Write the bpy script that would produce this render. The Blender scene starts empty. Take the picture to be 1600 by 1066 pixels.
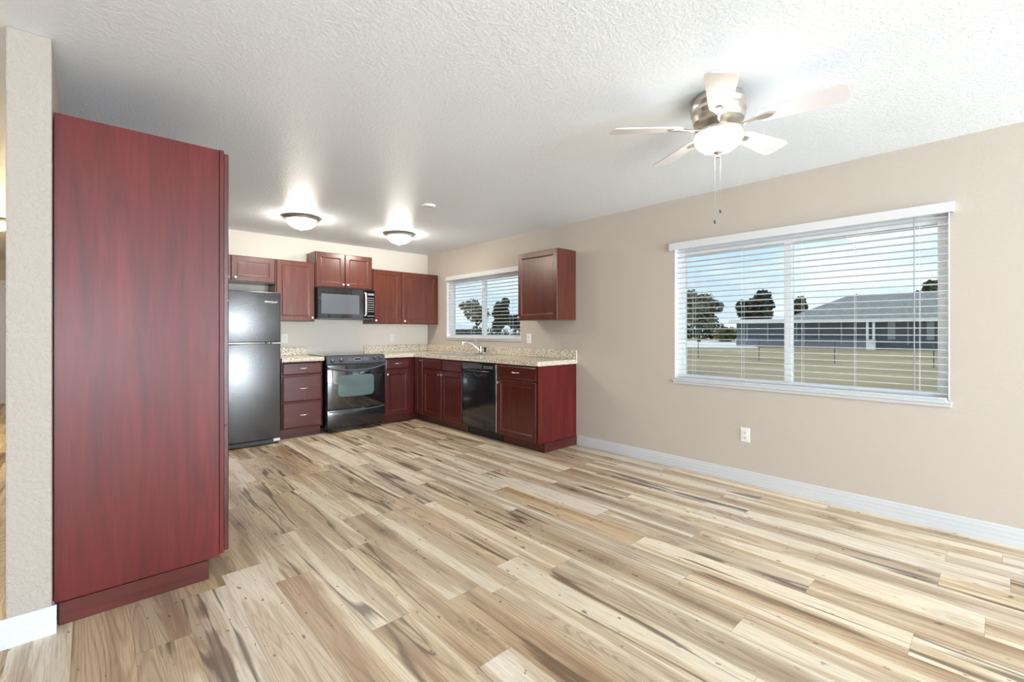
import bpy, bmesh, math, random
from mathutils import Vector, Matrix
random.seed(7)
PI = math.pi
sc = bpy.context.scene
COL = sc.collection

# ------------------------------------------------------------------ camera
cam_d = bpy.data.cameras.new('camera')
cam = bpy.data.objects.new('camera', cam_d); COL.objects.link(cam)
cam_d.sensor_width = 36.0; cam_d.sensor_fit = 'HORIZONTAL'
cam_d.lens = 16.0
cam_d.shift_y = -15.3 / 1600.0
cam_d.clip_start = 0.02; cam_d.clip_end = 400
cam.location = (0, 0, 1.24)
cam.rotation_euler = (PI / 2, 0, -math.radians(42.9))
sc.camera = cam

# ------------------------------------------------------------------ colour management
sc.view_settings.view_transform = 'Standard'
sc.view_settings.look = 'None'
sc.view_settings.exposure = 0.74
sc.view_settings.gamma = 1.0
sc.view_settings.use_curve_mapping = False
sc.cycles.max_bounces = 10
sc.cycles.diffuse_bounces = 6
sc.cycles.glossy_bounces = 4
sc.cycles.transparent_max_bounces = 24
sc.cycles.sample_clamp_indirect = 4.0
sc.cycles.caustics_reflective = False
sc.cycles.caustics_refractive = False

# ------------------------------------------------------------------ world: blue sky with broken cloud
def S(r, g, b):
    f = lambda c: (c / 255 / 12.92) if c / 255 <= 0.04045 else ((c / 255 + 0.055) / 1.055) ** 2.4
    return (f(r), f(g), f(b), 1.0)

W = bpy.data.worlds.new('sky'); sc.world = W; W.use_nodes = True
wn, wl = W.node_tree.nodes, W.node_tree.links
wn.clear()
o = wn.new('ShaderNodeOutputWorld'); bg = wn.new('ShaderNodeBackground')
tc = wn.new('ShaderNodeTexCoord'); sep = wn.new('ShaderNodeSeparateXYZ')
wl.new(tc.outputs['Generated'], sep.inputs[0])
gr = wn.new('ShaderNodeValToRGB')
gr.color_ramp.elements[0].position = 0.0; gr.color_ramp.elements[0].color = (0.42, 0.51, 0.56, 1)
gr.color_ramp.elements[1].position = 0.6; gr.color_ramp.elements[1].color = (0.22, 0.34, 0.50, 1)
e = gr.color_ramp.elements.new(0.2); e.color = (0.33, 0.45, 0.57, 1)
wl.new(sep.outputs['Z'], gr.inputs[0])
mp = wn.new('ShaderNodeMapping'); mp.inputs['Scale'].default_value = (1, 1, 2.6)
wl.new(tc.outputs['Generated'], mp.inputs[0])
nz = wn.new('ShaderNodeTexNoise'); nz.inputs['Scale'].default_value = 3.4; nz.inputs['Detail'].default_value = 7
nz.inputs['Roughness'].default_value = 0.55
wl.new(mp.outputs[0], nz.inputs['Vector'])
cr = wn.new('ShaderNodeValToRGB')
cr.color_ramp.elements[0].position = 0.50; cr.color_ramp.elements[0].color = (0, 0, 0, 1)
cr.color_ramp.elements[1].position = 0.68; cr.color_ramp.elements[1].color = (1, 1, 1, 1)
wl.new(nz.outputs[0], cr.inputs[0])
mx = wn.new('ShaderNodeMix'); mx.data_type = 'RGBA'
wl.new(cr.outputs[0], mx.inputs[0]); wl.new(gr.outputs[0], mx.inputs[6]); mx.inputs[7].default_value = (0.60, 0.63, 0.66, 1)
wl.new(mx.outputs[2], bg.inputs[0]); bg.inputs[1].default_value = 1.2
wl.new(bg.outputs[0], o.inputs[0])

# ------------------------------------------------------------------ sun and stand-in daylight lamps at the rear glazing
def light(name, kind, loc, energy, color, rot=(0, 0, 0), **kw):
    d = bpy.data.lights.new(name, kind); d.energy = energy; d.color = color
    for k, v in kw.items(): setattr(d, k, v)
    ob = bpy.data.objects.new(name, d); COL.objects.link(ob); ob.location = loc; ob.rotation_euler = rot
    return ob
sun = light('sun', 'SUN', (0, 20, 20), 2.0, (1.0, 0.95, 0.86), angle=0.01)
sun.rotation_euler = Vector((0.22, -0.75, -0.72)).to_track_quat('-Z', 'Y').to_euler()
REAR = -5.2
# area lamps added for daylight: tilted-up fill at an invented sliding door, and rear window
light('added_door_fill', 'AREA', (-0.65, REAR - 0.12, 1.05), 285, (0.80, 0.90, 1.0), (PI / 2 + math.radians(41), 0, 0), shape='RECTANGLE', size=3.0, size_y=1.95)
light('daylight_window', 'AREA', (3.1, REAR - 0.12, 1.07), 230, (0.80, 0.90, 1.0), (PI / 2 + math.radians(15), 0, 0), shape='RECTANGLE', size=1.3, size_y=1.95)

# ------------------------------------------------------------------ materials
def mat(name, color=(0.8, 0.8, 0.8, 1), rough=0.5, metal=0.0, spec=0.5, coat=0.0, coat_rough=0.1, emit=None, estr=0.0):
    m = bpy.data.materials.new(name); m.use_nodes = True
    p = m.node_tree.nodes['Principled BSDF']
    p.inputs['Base Color'].default_value = color
    p.inputs['Roughness'].default_value = rough
    p.inputs['Metallic'].default_value = metal
    p.inputs['Specular IOR Level'].default_value = spec
    p.inputs['Coat Weight'].default_value = coat
    p.inputs['Coat Roughness'].default_value = coat_rough
    if emit:
        p.inputs['Emission Color'].default_value = emit
        p.inputs['Emission Strength'].default_value = estr
    return m
class NT:
    def __init__(s, m):
        s.t = m.node_tree; s.n = s.t.nodes; s.l = s.t.links; s.p = s.n['Principled BSDF']
    def new(s, kind, **kw):
        n = s.n.new(kind)
        for k, v in kw.items(): setattr(n, k, v)
        return n
    def link(s, a, b): s.l.new(a, b)
    def val(s, sock, v):
        if isinstance(v, (int, float)): sock.default_value = v
        elif isinstance(v, (tuple, list)): sock.default_value = v
        else: s.l.new(v, sock)
    def math(s, op, a, b=0.0, c=0.0, clamp=False):
        n = s.n.new('ShaderNodeMath'); n.operation = op; n.use_clamp = clamp
        s.val(n.inputs[0], a); s.val(n.inputs[1], b); s.val(n.inputs[2], c)
        return n.outputs[0]
    def comb(s, x, y, z):
        n = s.n.new('ShaderNodeCombineXYZ')
        for i, v in enumerate((x, y, z)): s.val(n.inputs[i], v)
        return n.outputs[0]
    def noise(s, vec, scale=5, detail=2, rough=0.5, dist=0.0):
        n = s.n.new('ShaderNodeTexNoise'); s.l.new(vec, n.inputs['Vector'])
        n.inputs['Scale'].default_value = scale; n.inputs['Detail'].default_value = detail
        n.inputs['Roughness'].default_value = rough; n.inputs['Distortion'].default_value = dist
        return n.outputs[0]
    def ramp(s, fac, stops, interp='LINEAR'):
        n = s.n.new('ShaderNodeValToRGB'); r = n.color_ramp; r.interpolation = interp
        r.elements[0].position, r.elements[0].color = stops[0]
        r.elements[1].position, r.elements[1].color = stops[-1]
        for p_, c_ in stops[1:-1]:
            e_ = r.elements.new(p_); e_.color = c_
        s.l.new(fac, n.inputs[0]); return n.outputs[0]
    def mix(s, fac, a, b, blend='MIX'):
        n = s.n.new('ShaderNodeMix'); n.data_type = 'RGBA'; n.blend_type = blend
        s.val(n.inputs[0], fac); s.val(n.inputs[6], a); s.val(n.inputs[7], b)
        return n.outputs[2]
    def bump(s, h, strength=0.2, dist=0.01):
        n = s.n.new('ShaderNodeBump'); n.inputs['Strength'].default_value = strength
        n.inputs['Distance'].default_value = dist
        s.l.new(h, n.inputs['Height']); s.l.new(n.outputs[0], s.p.inputs['Normal'])
    def pos(s):
        n = s.n.new('ShaderNodeNewGeometry'); return n.outputs['Position']
    def mapping(s, vec, scale):
        n = s.n.new('ShaderNodeMapping'); n.inputs['Scale'].default_value = scale
        s.l.new(vec, n.inputs[0]); return n.outputs[0]

def G(v): return (v, v, v, 1)

def wall_material(name, color, bump=0.25, scale=70):
    m = mat(name, color, 0.75, spec=0.3); t = NT(m); p = t.pos()
    h = t.noise(p, scale, 4, 0.6)
    h2 = t.ramp(h, [(0.42, G(0)), (0.62, G(1))])
    t.bump(h2, bump, 0.004)
    return m
M = {}
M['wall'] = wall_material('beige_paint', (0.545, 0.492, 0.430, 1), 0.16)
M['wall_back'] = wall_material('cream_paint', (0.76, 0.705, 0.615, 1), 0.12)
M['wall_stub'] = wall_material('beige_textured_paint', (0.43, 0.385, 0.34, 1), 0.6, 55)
M['ceiling'] = wall_material('white_knockdown_ceiling', (0.84, 0.90, 0.96, 1), 0.3, 60)
M['ceiling'].node_tree.nodes['Principled BSDF'].inputs['Roughness'].default_value = 0.42
M['trim'] = mat('white_trim_paint', (0.60, 0.62, 0.645, 1), 0.35)
M['white_plastic'] = mat('white_plastic', (0.84, 0.83, 0.81, 1), 0.35)
M['slat'] = mat('white_blind_slat', (0.90, 0.91, 0.92, 1), 0.4)
_n, _l = M['slat'].node_tree.nodes, M['slat'].node_tree.links
_tr = _n.new('ShaderNodeBsdfTranslucent'); _tr.inputs[0].default_value = (0.92, 0.94, 0.96, 1)
_mx = _n.new('ShaderNodeMixShader'); _mx.inputs[0].default_value = 0.40
_l.new(_n['Principled BSDF'].outputs[0], _mx.inputs[1]); _l.new(_tr.outputs[0], _mx.inputs[2])
_l.new(_mx.outputs[0], _n['Material Output'].inputs[0])
M['vinyl'] = mat('white_vinyl_frame', (0.93, 0.94, 0.95, 1), 0.35)
M['dark'] = mat('dark_slot', (0.02, 0.02, 0.02, 1), 0.5)
M['nickel'] = mat('satin_nickel', (0.72, 0.68, 0.62, 1), 0.28, 1.0)
M['chrome'] = mat('chrome', (0.80, 0.80, 0.82, 1), 0.12, 1.0)
M['steel'] = mat('stainless_steel', (0.80, 0.81, 0.83, 1), 0.25, 1.0)
M['wand'] = mat('grey_clear_wand', (0.30, 0.33, 0.37, 1), 0.4)
M['chain'] = mat('grey_bead_chain', (0.32, 0.31, 0.30, 1), 0.5)
M['cord'] = mat('white_cord', (0.75, 0.76, 0.78, 1), 0.6)
M['black'] = mat('black_enamel', (0.010, 0.010, 0.013, 1), 0.16, coat=0.6, coat_rough=0.06)
M['black_matte'] = mat('black_plastic', (0.015, 0.015, 0.018, 1), 0.45)
M['black_glass'] = mat('black_glass', (0.006, 0.007, 0.009, 1), 0.04, spec=0.8, coat=1.0, coat_rough=0.03)
M['oven_glass'] = mat('oven_window_glass', (0.09, 0.15, 0.145, 1), 0.10, spec=1.0, coat=1.0, coat_rough=0.06)  # teal base colour stands in for greenish reflections in the glass
M['micro_glass'] = mat('microwave_window_mesh', (0.10, 0.11, 0.13, 1), 0.12, spec=0.9, coat=1.0, coat_rough=0.03)
M['panel_grey'] = mat('dark_grey_control_panel', (0.075, 0.080, 0.095, 1), 0.3, coat=0.4)
M['marking'] = mat('pale_printed_marking', (0.62, 0.63, 0.66, 1), 0.4)
M['display'] = mat('grey_display_window', (0.30, 0.31, 0.34, 1), 0.2, coat=0.6)
M['blade'] = mat('fan_blade_white', (0.76, 0.74, 0.77, 1), 0.4)
M['rubber'] = mat('black_rubber', (0.02, 0.02, 0.02, 1), 0.8)

def fridge_material():
    m = mat('textured_black_fridge_door', (0.022, 0.023, 0.028, 1), 0.20, spec=1.0, coat=0.25, coat_rough=0.16); t = NT(m)
    h = t.noise(t.pos(), 160, 2, 0.5)
    t.bump(h, 0.35, 0.002)
    return m
M['fridge'] = fridge_material()

def wood_material(name, c1, c2, c3, vertical=True, rough=0.32, coat=0.45):
    m = mat(name, c1, rough, spec=0.32, coat=coat, coat_rough=0.24); t = NT(m); p = t.pos()
    v = t.mapping(p, (22, 22, 1.6) if vertical else (1.6, 1.6, 22))
    g = t.noise(v, 1.0, 5, 0.62, 0.8)
    v2 = t.mapping(p, (2.2, 2.2, 0.9))
    g2 = t.noise(v2, 1.0, 3, 0.5, 0.4)
    v3 = t.mapping(p, (160, 160, 5) if vertical else (5, 5, 160))
    g3 = t.noise(v3, 1.0, 2, 0.5)
    base = t.ramp(g, [(0.30, c2), (0.50, c1), (0.72, c3)])
    base = t.mix(t.math('MULTIPLY', t.ramp(g2, [(0.35, G(0)), (0.65, G(1))]), 0.45), base, c2)
    base = t.mix(t.math('MULTIPLY', t.ramp(g3, [(0.52, G(0)), (0.70, G(1))]), 0.35), base, c2)
    t.link(base, t.p.inputs['Base Color'])
    return m
M['wood'] = wood_material('cherry_stained_wood', (0.082, 0.0105, 0.008, 1), (0.050, 0.007, 0.005, 1), (0.125, 0.022, 0.014, 1))
M['wood_h'] = wood_material('cherry_stained_wood_across', (0.088, 0.013, 0.010, 1), (0.050, 0.007, 0.006, 1), (0.125, 0.022, 0.015, 1), False)
M['wood_up'] = wood_material('cherry_stained_upper_wood', (0.130, 0.034, 0.020, 1), (0.086, 0.019, 0.012, 1), (0.180, 0.054, 0.030, 1))
M['laminate'] = wood_material('cherry_laminate_panel', (0.118, 0.0085, 0.0075, 1), (0.070, 0.0055, 0.005, 1), (0.155, 0.015, 0.013, 1), True, 0.40, 0.12)
M['wood_in'] = mat('unfinished_cabinet_underside', (0.030, 0.014, 0.010, 1), 0.6)

def granite_material():
    m = mat('speckled_granite_laminate', (0.5, 0.42, 0.3, 1), 0.22, spec=0.5); t = NT(m); p = t.pos()
    a = t.noise(p, 85, 5, 0.75); b = t.noise(p, 170, 3, 0.6); c = t.noise(p, 26, 2, 0.5)
    base = t.ramp(a, [(0.36, S(96, 78, 58)), (0.43, S(168, 146, 112)), (0.49, S(214, 204, 182)), (0.56, S(242, 240, 233))])
    base = t.mix(t.ramp(b, [(0.60, G(0)), (0.66, G(0.85))]), base, S(98, 78, 58))
    base = t.mix(t.ramp(c, [(0.40, G(0)), (0.70, G(0.12))]), base, S(206, 176, 128))
    t.link(base, t.p.inputs['Base Color'])
    return m
M['granite'] = granite_material()

def floor_material():
    m = mat('hickory_plank_vinyl', (0.5, 0.4, 0.3, 1), 0.36, spec=0.5); t = NT(m)
    sep = t.new('ShaderNodeSeparateXYZ'); t.link(t.pos(), sep.inputs[0])
    x, y = sep.outputs[0], sep.outputs[1]
    PW, PL = 0.1805, 1.22
    rx = t.math('DIVIDE', t.math('ADD', x, 0.05), PW)
    row = t.math('FLOOR', rx)
    fx = t.math('SUBTRACT', rx, row)
    wn_ = t.new('ShaderNodeTexWhiteNoise', noise_dimensions='1D'); t.link(row, wn_.inputs['W'])
    ry = t.math('ADD', t.math('DIVIDE', y, PL), wn_.outputs['Value'])
    colu = t.math('FLOOR', ry); fy = t.math('SUBTRACT', ry, colu)
    w2 = t.new('ShaderNodeTexWhiteNoise', noise_dimensions='3D'); t.link(t.comb(row, colu, 3.7), w2.inputs['Vector'])
    seed = w2.outputs['Value']
    sc3 = t.new('ShaderNodeSeparateColor'); t.link(w2.outputs['Color'], sc3.inputs[0])
    s2, s3 = sc3.outputs[1], sc3.outputs[2]
    off = t.math('MULTIPLY', seed, 57.0)
    # plank-local grain space (stretched along the plank)
    V = t.comb(t.math('ADD', t.math('MULTIPLY', x, 1.0), off), t.math('MULTIPLY', y, 0.06), off)
    # long wavy field: sapwood / heartwood
    A = t.noise(V, 8.5, 3, 0.5, 0.25)
    A = t.math('ADD', A, t.math('MULTIPLY', t.math('SUBTRACT', s2, 0.5), 0.045))
    heart = t.ramp(A, [(0.40, S(234, 220, 196)), (0.445, S(226, 209, 180)), (0.462, S(210, 189, 158)), (0.55, S(204, 182, 152)), (0.62, S(186, 161, 131)), (0.71, S(156, 129, 104))])
    # cathedral grain: contour lines of the same field
    B = t.noise(V, 7.0, 1, 0.5, 0.6)
    rings = t.math('SINE', t.math('MULTIPLY', B, 150.0))
    rings = t.math('MULTIPLY', t.math('MAXIMUM', rings, 0.0), t.ramp(A, [(0.43, G(0.05)), (0.55, G(0.50))]))
    heart = t.mix(rings, heart, S(142, 116, 92))
    # fine fibre
    Fv = t.comb(t.math('MULTIPLY', x, 1.0), t.math('MULTIPLY', y, 0.03), off)
    f = t.noise(Fv, 210, 2, 0.6)
    heart = t.mix(t.ramp(f, [(0.45, G(0)), (0.75, G(0.45))]), heart, S(144, 116, 92))
    # narrow dark gum streaks where another field crosses a level
    C = t.noise(t.comb(t.math('ADD', x, off), t.math('MULTIPLY', y, 0.055), t.math('ADD', off, 9.0)), 5.0, 3, 0.5, 0.15)
    d = t.math('ABSOLUTE', t.math('SUBTRACT', C, 0.54))
    wdt = t.noise(t.comb(t.math('ADD', x, off), t.math('MULTIPLY', y, 0.6), 1.0), 3.5, 2, 0.6)
    streak = t.ramp(t.math('DIVIDE', d, t.math('MAXIMUM', t.math('MULTIPLY', t.math('SUBTRACT', wdt, 0.36), 0.12), 0.0006)), [(0.25, G(1)), (1.0, G(0))])
    streak = t.math('MULTIPLY', streak, t.math('GREATER_THAN', s3, 0.25))
    heart = t.mix(t.math('MULTIPLY', streak, 0.85), heart, S(104, 82, 64))
    # knots
    vo = t.new('ShaderNodeTexVoronoi', feature='F1'); t.link(t.comb(t.math('ADD', t.math('MULTIPLY', x, 3.2), off), t.math('MULTIPLY', y, 1.55), off), vo.inputs['Vector'])
    vo.inputs['Scale'].default_value = 1.0
    kd = t.math('ADD', vo.outputs['Distance'], t.math('MULTIPLY', t.math('SUBTRACT', t.noise(V, 30, 2, 0.5), 0.5), 0.06))
    kn = t.ramp(kd, [(0.0, G(1)), (0.05, G(0.85)), (0.065, G(0.2)), (0.085, G(0.6)), (0.105, G(0.15)), (0.13, G(0.40)), (0.155, G(0.1)), (0.19, G(0.2)), (0.26, G(0))])
    heart = t.mix(t.math('MULTIPLY', kn, 0.8), heart, S(92, 68, 50))
    # small dark flecks
    fl = t.noise(t.comb(x, t.math('MULTIPLY', y, 0.45), off), 42, 1, 0.4)
    heart = t.mix(t.ramp(fl, [(0.735, G(0)), (0.77, G(0.75))]), heart, S(86, 68, 54))
    # plank to plank tone
    hs = t.new('ShaderNodeHueSaturation'); t.link(heart, hs.inputs['Color'])
    t.link(t.math('ADD', 0.93, t.math('MULTIPLY', seed, 0.12)), hs.inputs['Value'])
    t.link(t.math('ADD', 0.78, t.math('MULTIPLY', s2, 0.30)), hs.inputs['Saturation'])
    # seams
    ex = t.math('MULTIPLY', t.math('MINIMUM', fx, t.math('SUBTRACT', 1.0, fx)), PW)
    ey = t.math('MULTIPLY', t.math('MINIMUM', fy, t.math('SUBTRACT', 1.0, fy)), PL)
    seam = t.math('LESS_THAN', t.math('MINIMUM', ex, ey), 0.0011)
    final = t.mix(t.math('MULTIPLY', seam, 0.45), hs.outputs[0], S(110, 92, 74))
    t.link(final, t.p.inputs['Base Color'])
    t.link(t.ramp(f, [(0.3, G(0.33)), (0.7, G(0.45))]), t.p.inputs['Roughness'])
    h = t.math('SUBTRACT', t.math('MULTIPLY', f, 0.3), seam)
    t.bump(h, 0.10, 0.001)
    return m
M['floor'] = floor_material()

def glass_material():
    m = bpy.data.materials.new('window_glass'); m.use_nodes = True
    n, l = m.node_tree.nodes, m.node_tree.links; n.clear()
    out = n.new('ShaderNodeOutputMaterial'); mixn = n.new('ShaderNodeMixShader')
    tr = n.new('ShaderNodeBsdfTransparent'); gl = n.new('ShaderNodeBsdfGlossy'); fr = n.new('ShaderNodeLayerWeight'); pw = n.new('ShaderNodeMath'); ma = n.new('ShaderNodeMath')
    gl.inputs['Roughness'].default_value = 0.0; fr.inputs['Blend'].default_value = 0.5; pw.operation = 'POWER'; pw.inputs[1].default_value = 5.0; ma.operation = 'MULTIPLY_ADD'; ma.inputs[1].default_value = 0.9; ma.inputs[2].default_value = 0.02
    tr.inputs['Color'].default_value = (0.93, 0.96, 0.96, 1)
    l.new(fr.outputs['Facing'], pw.inputs[0]); l.new(pw.outputs[0], ma.inputs[0]); l.new(ma.outputs[0], mixn.inputs[0]); l.new(tr.outputs[0], mixn.inputs[1]); l.new(gl.outputs[0], mixn.inputs[2])
    l.new(mixn.outputs[0], out.inputs[0])
    return m
M['glass'] = glass_material()
M['lamp_glass'] = mat('lit_frosted_glass_bowl', (0.9, 0.88, 0.82, 1), 0.4, emit=(1.0, 0.92, 0.80, 1), estr=50.0)
M['fan_glass'] = mat('lit_frosted_fan_bowl', (0.9, 0.88, 0.82, 1), 0.4, emit=(1.0, 0.91, 0.78, 1), estr=24.0)
M['hall_glass'] = mat('lit_hall_bowl', (0.9, 0.85, 0.7, 1), 0.4, emit=(1.0, 0.78, 0.45, 1), estr=150.0)

# ------------------------------------------------------------------ mesh helpers
def link(o_): COL.objects.link(o_); return o_
def empty(name, loc):
    o_ = bpy.data.objects.new(name, None); o_.location = loc; o_.empty_display_size = 0.05; return link(o_)
def thing(name, label, cat, loc, group=None):
    o_ = empty(name, loc); o_['label'] = label; o_['category'] = cat
    if group: o_['group'] = group
    return o_
def tag(o_, label=None, cat=None, group=None, kind=None):
    if label: o_['label'] = label
    if cat: o_['category'] = cat
    if group: o_['group'] = group
    if kind: o_['kind'] = kind
    return o_
def wloc(o_):
    v = Vector((0, 0, 0))
    while o_ is not None: v += o_.location; o_ = o_.parent
    return v
def obj(name, bm, material, parent=None, smooth=None, origin=None):
    """bm is in world coordinates"""
    bmesh.ops.recalc_face_normals(bm, faces=bm.faces)
    me = bpy.data.meshes.new(name)
    base = wloc(parent) if parent else Vector((0, 0, 0))
    loc = Vector(origin) - base if origin is not None else Vector((0, 0, 0))
    bmesh.ops.translate(bm, verts=bm.verts, vec=-(base + loc))
    bm.to_mesh(me); bm.free()
    me.materials.append(material)
    o_ = bpy.data.objects.new(name, me); o_.location = loc
    if parent: o_.parent = parent
    link(o_)
    if smooth is not None:
        for p_ in me.polygons: p_.use_smooth = True
        if smooth < 179:
            try: me.set_sharp_from_angle(angle=math.radians(smooth))
            except Exception: pass
    return o_
def copy_tree(o_, delta=(0, 0, 0), parent=None):
    c = o_.copy(); COL.objects.link(c); c.parent = parent
    if parent is None: c.location = o_.location + Vector(delta)
    for ch in list(o_.children): copy_tree(ch, (0, 0, 0), c)
    return c

def box(bm, x0, x1, y0, y1, z0, z1, bev=0.0, seg=1):
    vs = [bm.verts.new((x, y, z)) for x in (x0, x1) for y in (y0, y1) for z in (z0, z1)]
    idx = [(0, 1, 3, 2), (4, 6, 7, 5), (0, 4, 5, 1), (2, 3, 7, 6), (0, 2, 6, 4), (1, 5, 7, 3)]
    fs = [bm.faces.new([vs[i] for i in f]) for f in idx]
    if bev > 0:
        es = list({e_ for f in fs for e_ in f.edges})
        bmesh.ops.bevel(bm, geom=es, offset=bev, segments=seg, affect='EDGES', profile=0.6)
def B(*a, **k):
    bm = bmesh.new()
    if a and isinstance(a[0], (tuple, list)):
        for q in a: box(bm, *q, **k)
    else: box(bm, *a, **k)
    return bm

FR = {'back': (Vector((1, 0, 0)), Vector((0, -1, 0))),
      'right': (Vector((0, -1, 0)), Vector((-1, 0, 0))),
      'pantry': (Vector((0, 1, 0)), Vector((1, 0, 0)))}
UP = Vector((0, 0, 1))
def frame_pt(face, plane, a, z, w=0.0):
    """a: world coordinate along the wall; plane: world coordinate of the cabinet front; w: proud of it"""
    if face == 'back': return Vector((a, plane - w, z))
    if face == 'right': return Vector((plane - w, a, z))
    return Vector((plane + w, a, z))
def profiled(bm, face, plane, a0, a1, z0, z1, T, prof):
    """slab standing T proud of plane with a nested rectangular profile [(inset, depth)]"""
    loops = []
    lo, hi = min(a0, a1), max(a0, a1)
    def loop(i, w):
        pts = [(lo + i, z0 + i), (hi - i, z0 + i), (hi - i, z1 - i), (lo + i, z1 - i)]
        return [bm.verts.new(frame_pt(face, plane, a, z, w)) for a, z in pts]
    loops.append(loop(0, 0.0)); 
    for i, dpt in prof: loops.append(loop(i, T - dpt))
    for A_, B_ in zip(loops, loops[1:]):
        for k in range(4):
            bm.faces.new([A_[k], A_[(k + 1) % 4], B_[(k + 1) % 4], B_[k]])
    bm.faces.new(loops[0][::-1]); bm.faces.new(loops[-1])
DOOR = [(0, 0.004), (0.0015, 0.0012), (0.004, 0), (0.052, 0), (0.054, 0.003), (0.059, 0.0035), (0.063, 0.0075), (0.070, 0.0085)]
DRAWER = [(0, 0.007), (0.003, 0.005), (0.013, 0.0005), (0.016, 0)]

def lathe(bm, c, axis, prof, seg=24, cap0=True, cap1=True):
    axis = Vector(axis).normalized(); q = axis.to_track_quat('Z', 'Y'); c = Vector(c)
    rings = []
    for r, h in prof:
        if r < 1e-6: rings.append([bm.verts.new(c + axis * h)])
        else: rings.append([bm.verts.new(c + q @ Vector((r * math.cos(2 * PI * k / seg), r * math.sin(2 * PI * k / seg), h))) for k in range(seg)])
    for A_, B_ in zip(rings, rings[1:]):
        for k in range(seg):
            a, b = A_[k % len(A_)], A_[(k + 1) % len(A_)]
            c_, d = B_[(k + 1) % len(B_)], B_[k % len(B_)]
            vs = []
            for v in (a, b, c_, d):
                if v not in vs: vs.append(v)
            if len(vs) > 2: bm.faces.new(vs)
    if cap0 and len(rings[0]) > 2: bm.faces.new(rings[0][::-1])
    if cap1 and len(rings[-1]) > 2: bm.faces.new(rings[-1])
def tube(bm, pts, r, seg=8, cap=True):
    pts = [Vector(p) for p in pts]; n = len(pts); rr = r if isinstance(r, (list, tuple)) else [r] * n
    rings = []; prev = None
    for i, p in enumerate(pts):
        d = (pts[min(i + 1, n - 1)] - pts[max(i - 1, 0)]).normalized()
        if prev is None:
            u_ = d.orthogonal().normalized()
        else:
            u_ = (prev - d * prev.dot(d)).normalized()
        prev = u_; v_ = d.cross(u_)
        rings.append([bm.verts.new(p + (u_ * math.cos(2 * PI * k / seg) + v_ * math.sin(2 * PI * k / seg)) * rr[i]) for k in range(seg)])
    for A_, B_ in zip(rings, rings[1:]):
        for k in range(seg): bm.faces.new([A_[k], A_[(k + 1) % seg], B_[(k + 1) % seg], B_[k]])
    if cap: bm.faces.new(rings[0][::-1]); bm.faces.new(rings[-1])
def L(*a, **k): bm = bmesh.new(); lathe(bm, *a, **k); return bm
def T_(*a, **k): bm = bmesh.new(); tube(bm, *a, **k); return bm
def bez(p0, p1, p2, p3, n=10):
    out = []
    for i in range(n + 1):
        t = i / n; out.append(Vector(p0) * (1 - t) ** 3 + Vector(p1) * 3 * t * (1 - t) ** 2 + Vector(p2) * 3 * t * t * (1 - t) + Vector(p3) * t ** 3)
    return out

# ------------------------------------------------------------------ the shell
XR, YB, ZC = 3.92, 6.18, 2.44
XL, XS0, XS1, YS = -3.0, -0.24, -0.112, 2.655
YH = 11.5
def struct(name, bm, m, origin=None, **k):
    return tag(obj(name, bm, m, origin=origin, **k), kind='structure')
struct('floor', B((XL, XR + 0.02, REAR - 0.05, YB + 0.02, -0.12, 0), (XL, XS1, YB + 0.02, YH + 0.02, -0.12, 0)), M['floor'])
struct('ceiling', B((XL - 0.15, XR + 0.17, REAR - 0.15, YB + 0.15, ZC, ZC + 0.2), (XL - 0.15, XS1, YB + 0.15, YH + 0.15, ZC, ZC + 0.2)), M['ceiling'])
# right wall with two window openings
W1 = (4.06, 5.655, 1.145, 2.01)   # small window y0 y1 z0 z1
W2 = (0.22, 2.035, 0.80, 1.99)
X2 = XR + 0.16
def wall_with_holes_x(x0, x1, y0, y1, z0, z1, holes):
    bm = bmesh.new(); ys = y0
    for (a, b, c, d) in sorted(holes):
        box(bm, x0, x1, ys, a, z0, z1); box(bm, x0, x1, a, b, z0, c); box(bm, x0, x1, a, b, d, z1); ys = b
    box(bm, x0, x1, ys, y1, z0, z1); return bm
struct('wall_right', wall_with_holes_x(XR, X2, REAR - 0.15, YB + 0.15, -0.3, ZC, [W2, W1]), M['wall'])
struct('wall_back', B(XS1, XR, YB, YB + 0.15, -0.3, ZC), M['wall_back'])
struct('wall_divider', B(XS0, XS1, YS, YH, 0, ZC, bev=0.006, seg=2), M['wall_stub'])
struct('wall_left', B(XL - 0.15, XL, REAR - 0.15, YH + 0.15, -0.3, ZC), M['wall'])
struct('wall_hall_end', B(XL, XS1, YH, YH + 0.15, -0.3, ZC), M['wall'])
# rear wall: opening for the added sliding door, and window opening
bm = bmesh.new(); y0, y1 = REAR - 0.15, REAR
box(bm, XL, -2.15, y0, y1, -0.3, ZC); box(bm, -2.15, 0.85, y0, y1, 2.03, ZC); box(bm, -2.15, 0.85, y0, y1, -0.3, 0.0)
box(bm, 0.85, 2.4, y0, y1, -0.3, ZC)
box(bm, 2.4, 3.8, y0, y1, -0.3, 0.0); box(bm, 2.4, 3.8, y0, y1, 2.08, ZC); box(bm, 3.8, XR, y0, y1, -0.3, ZC)
struct('wall_rear', bm, M['wall'])

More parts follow.
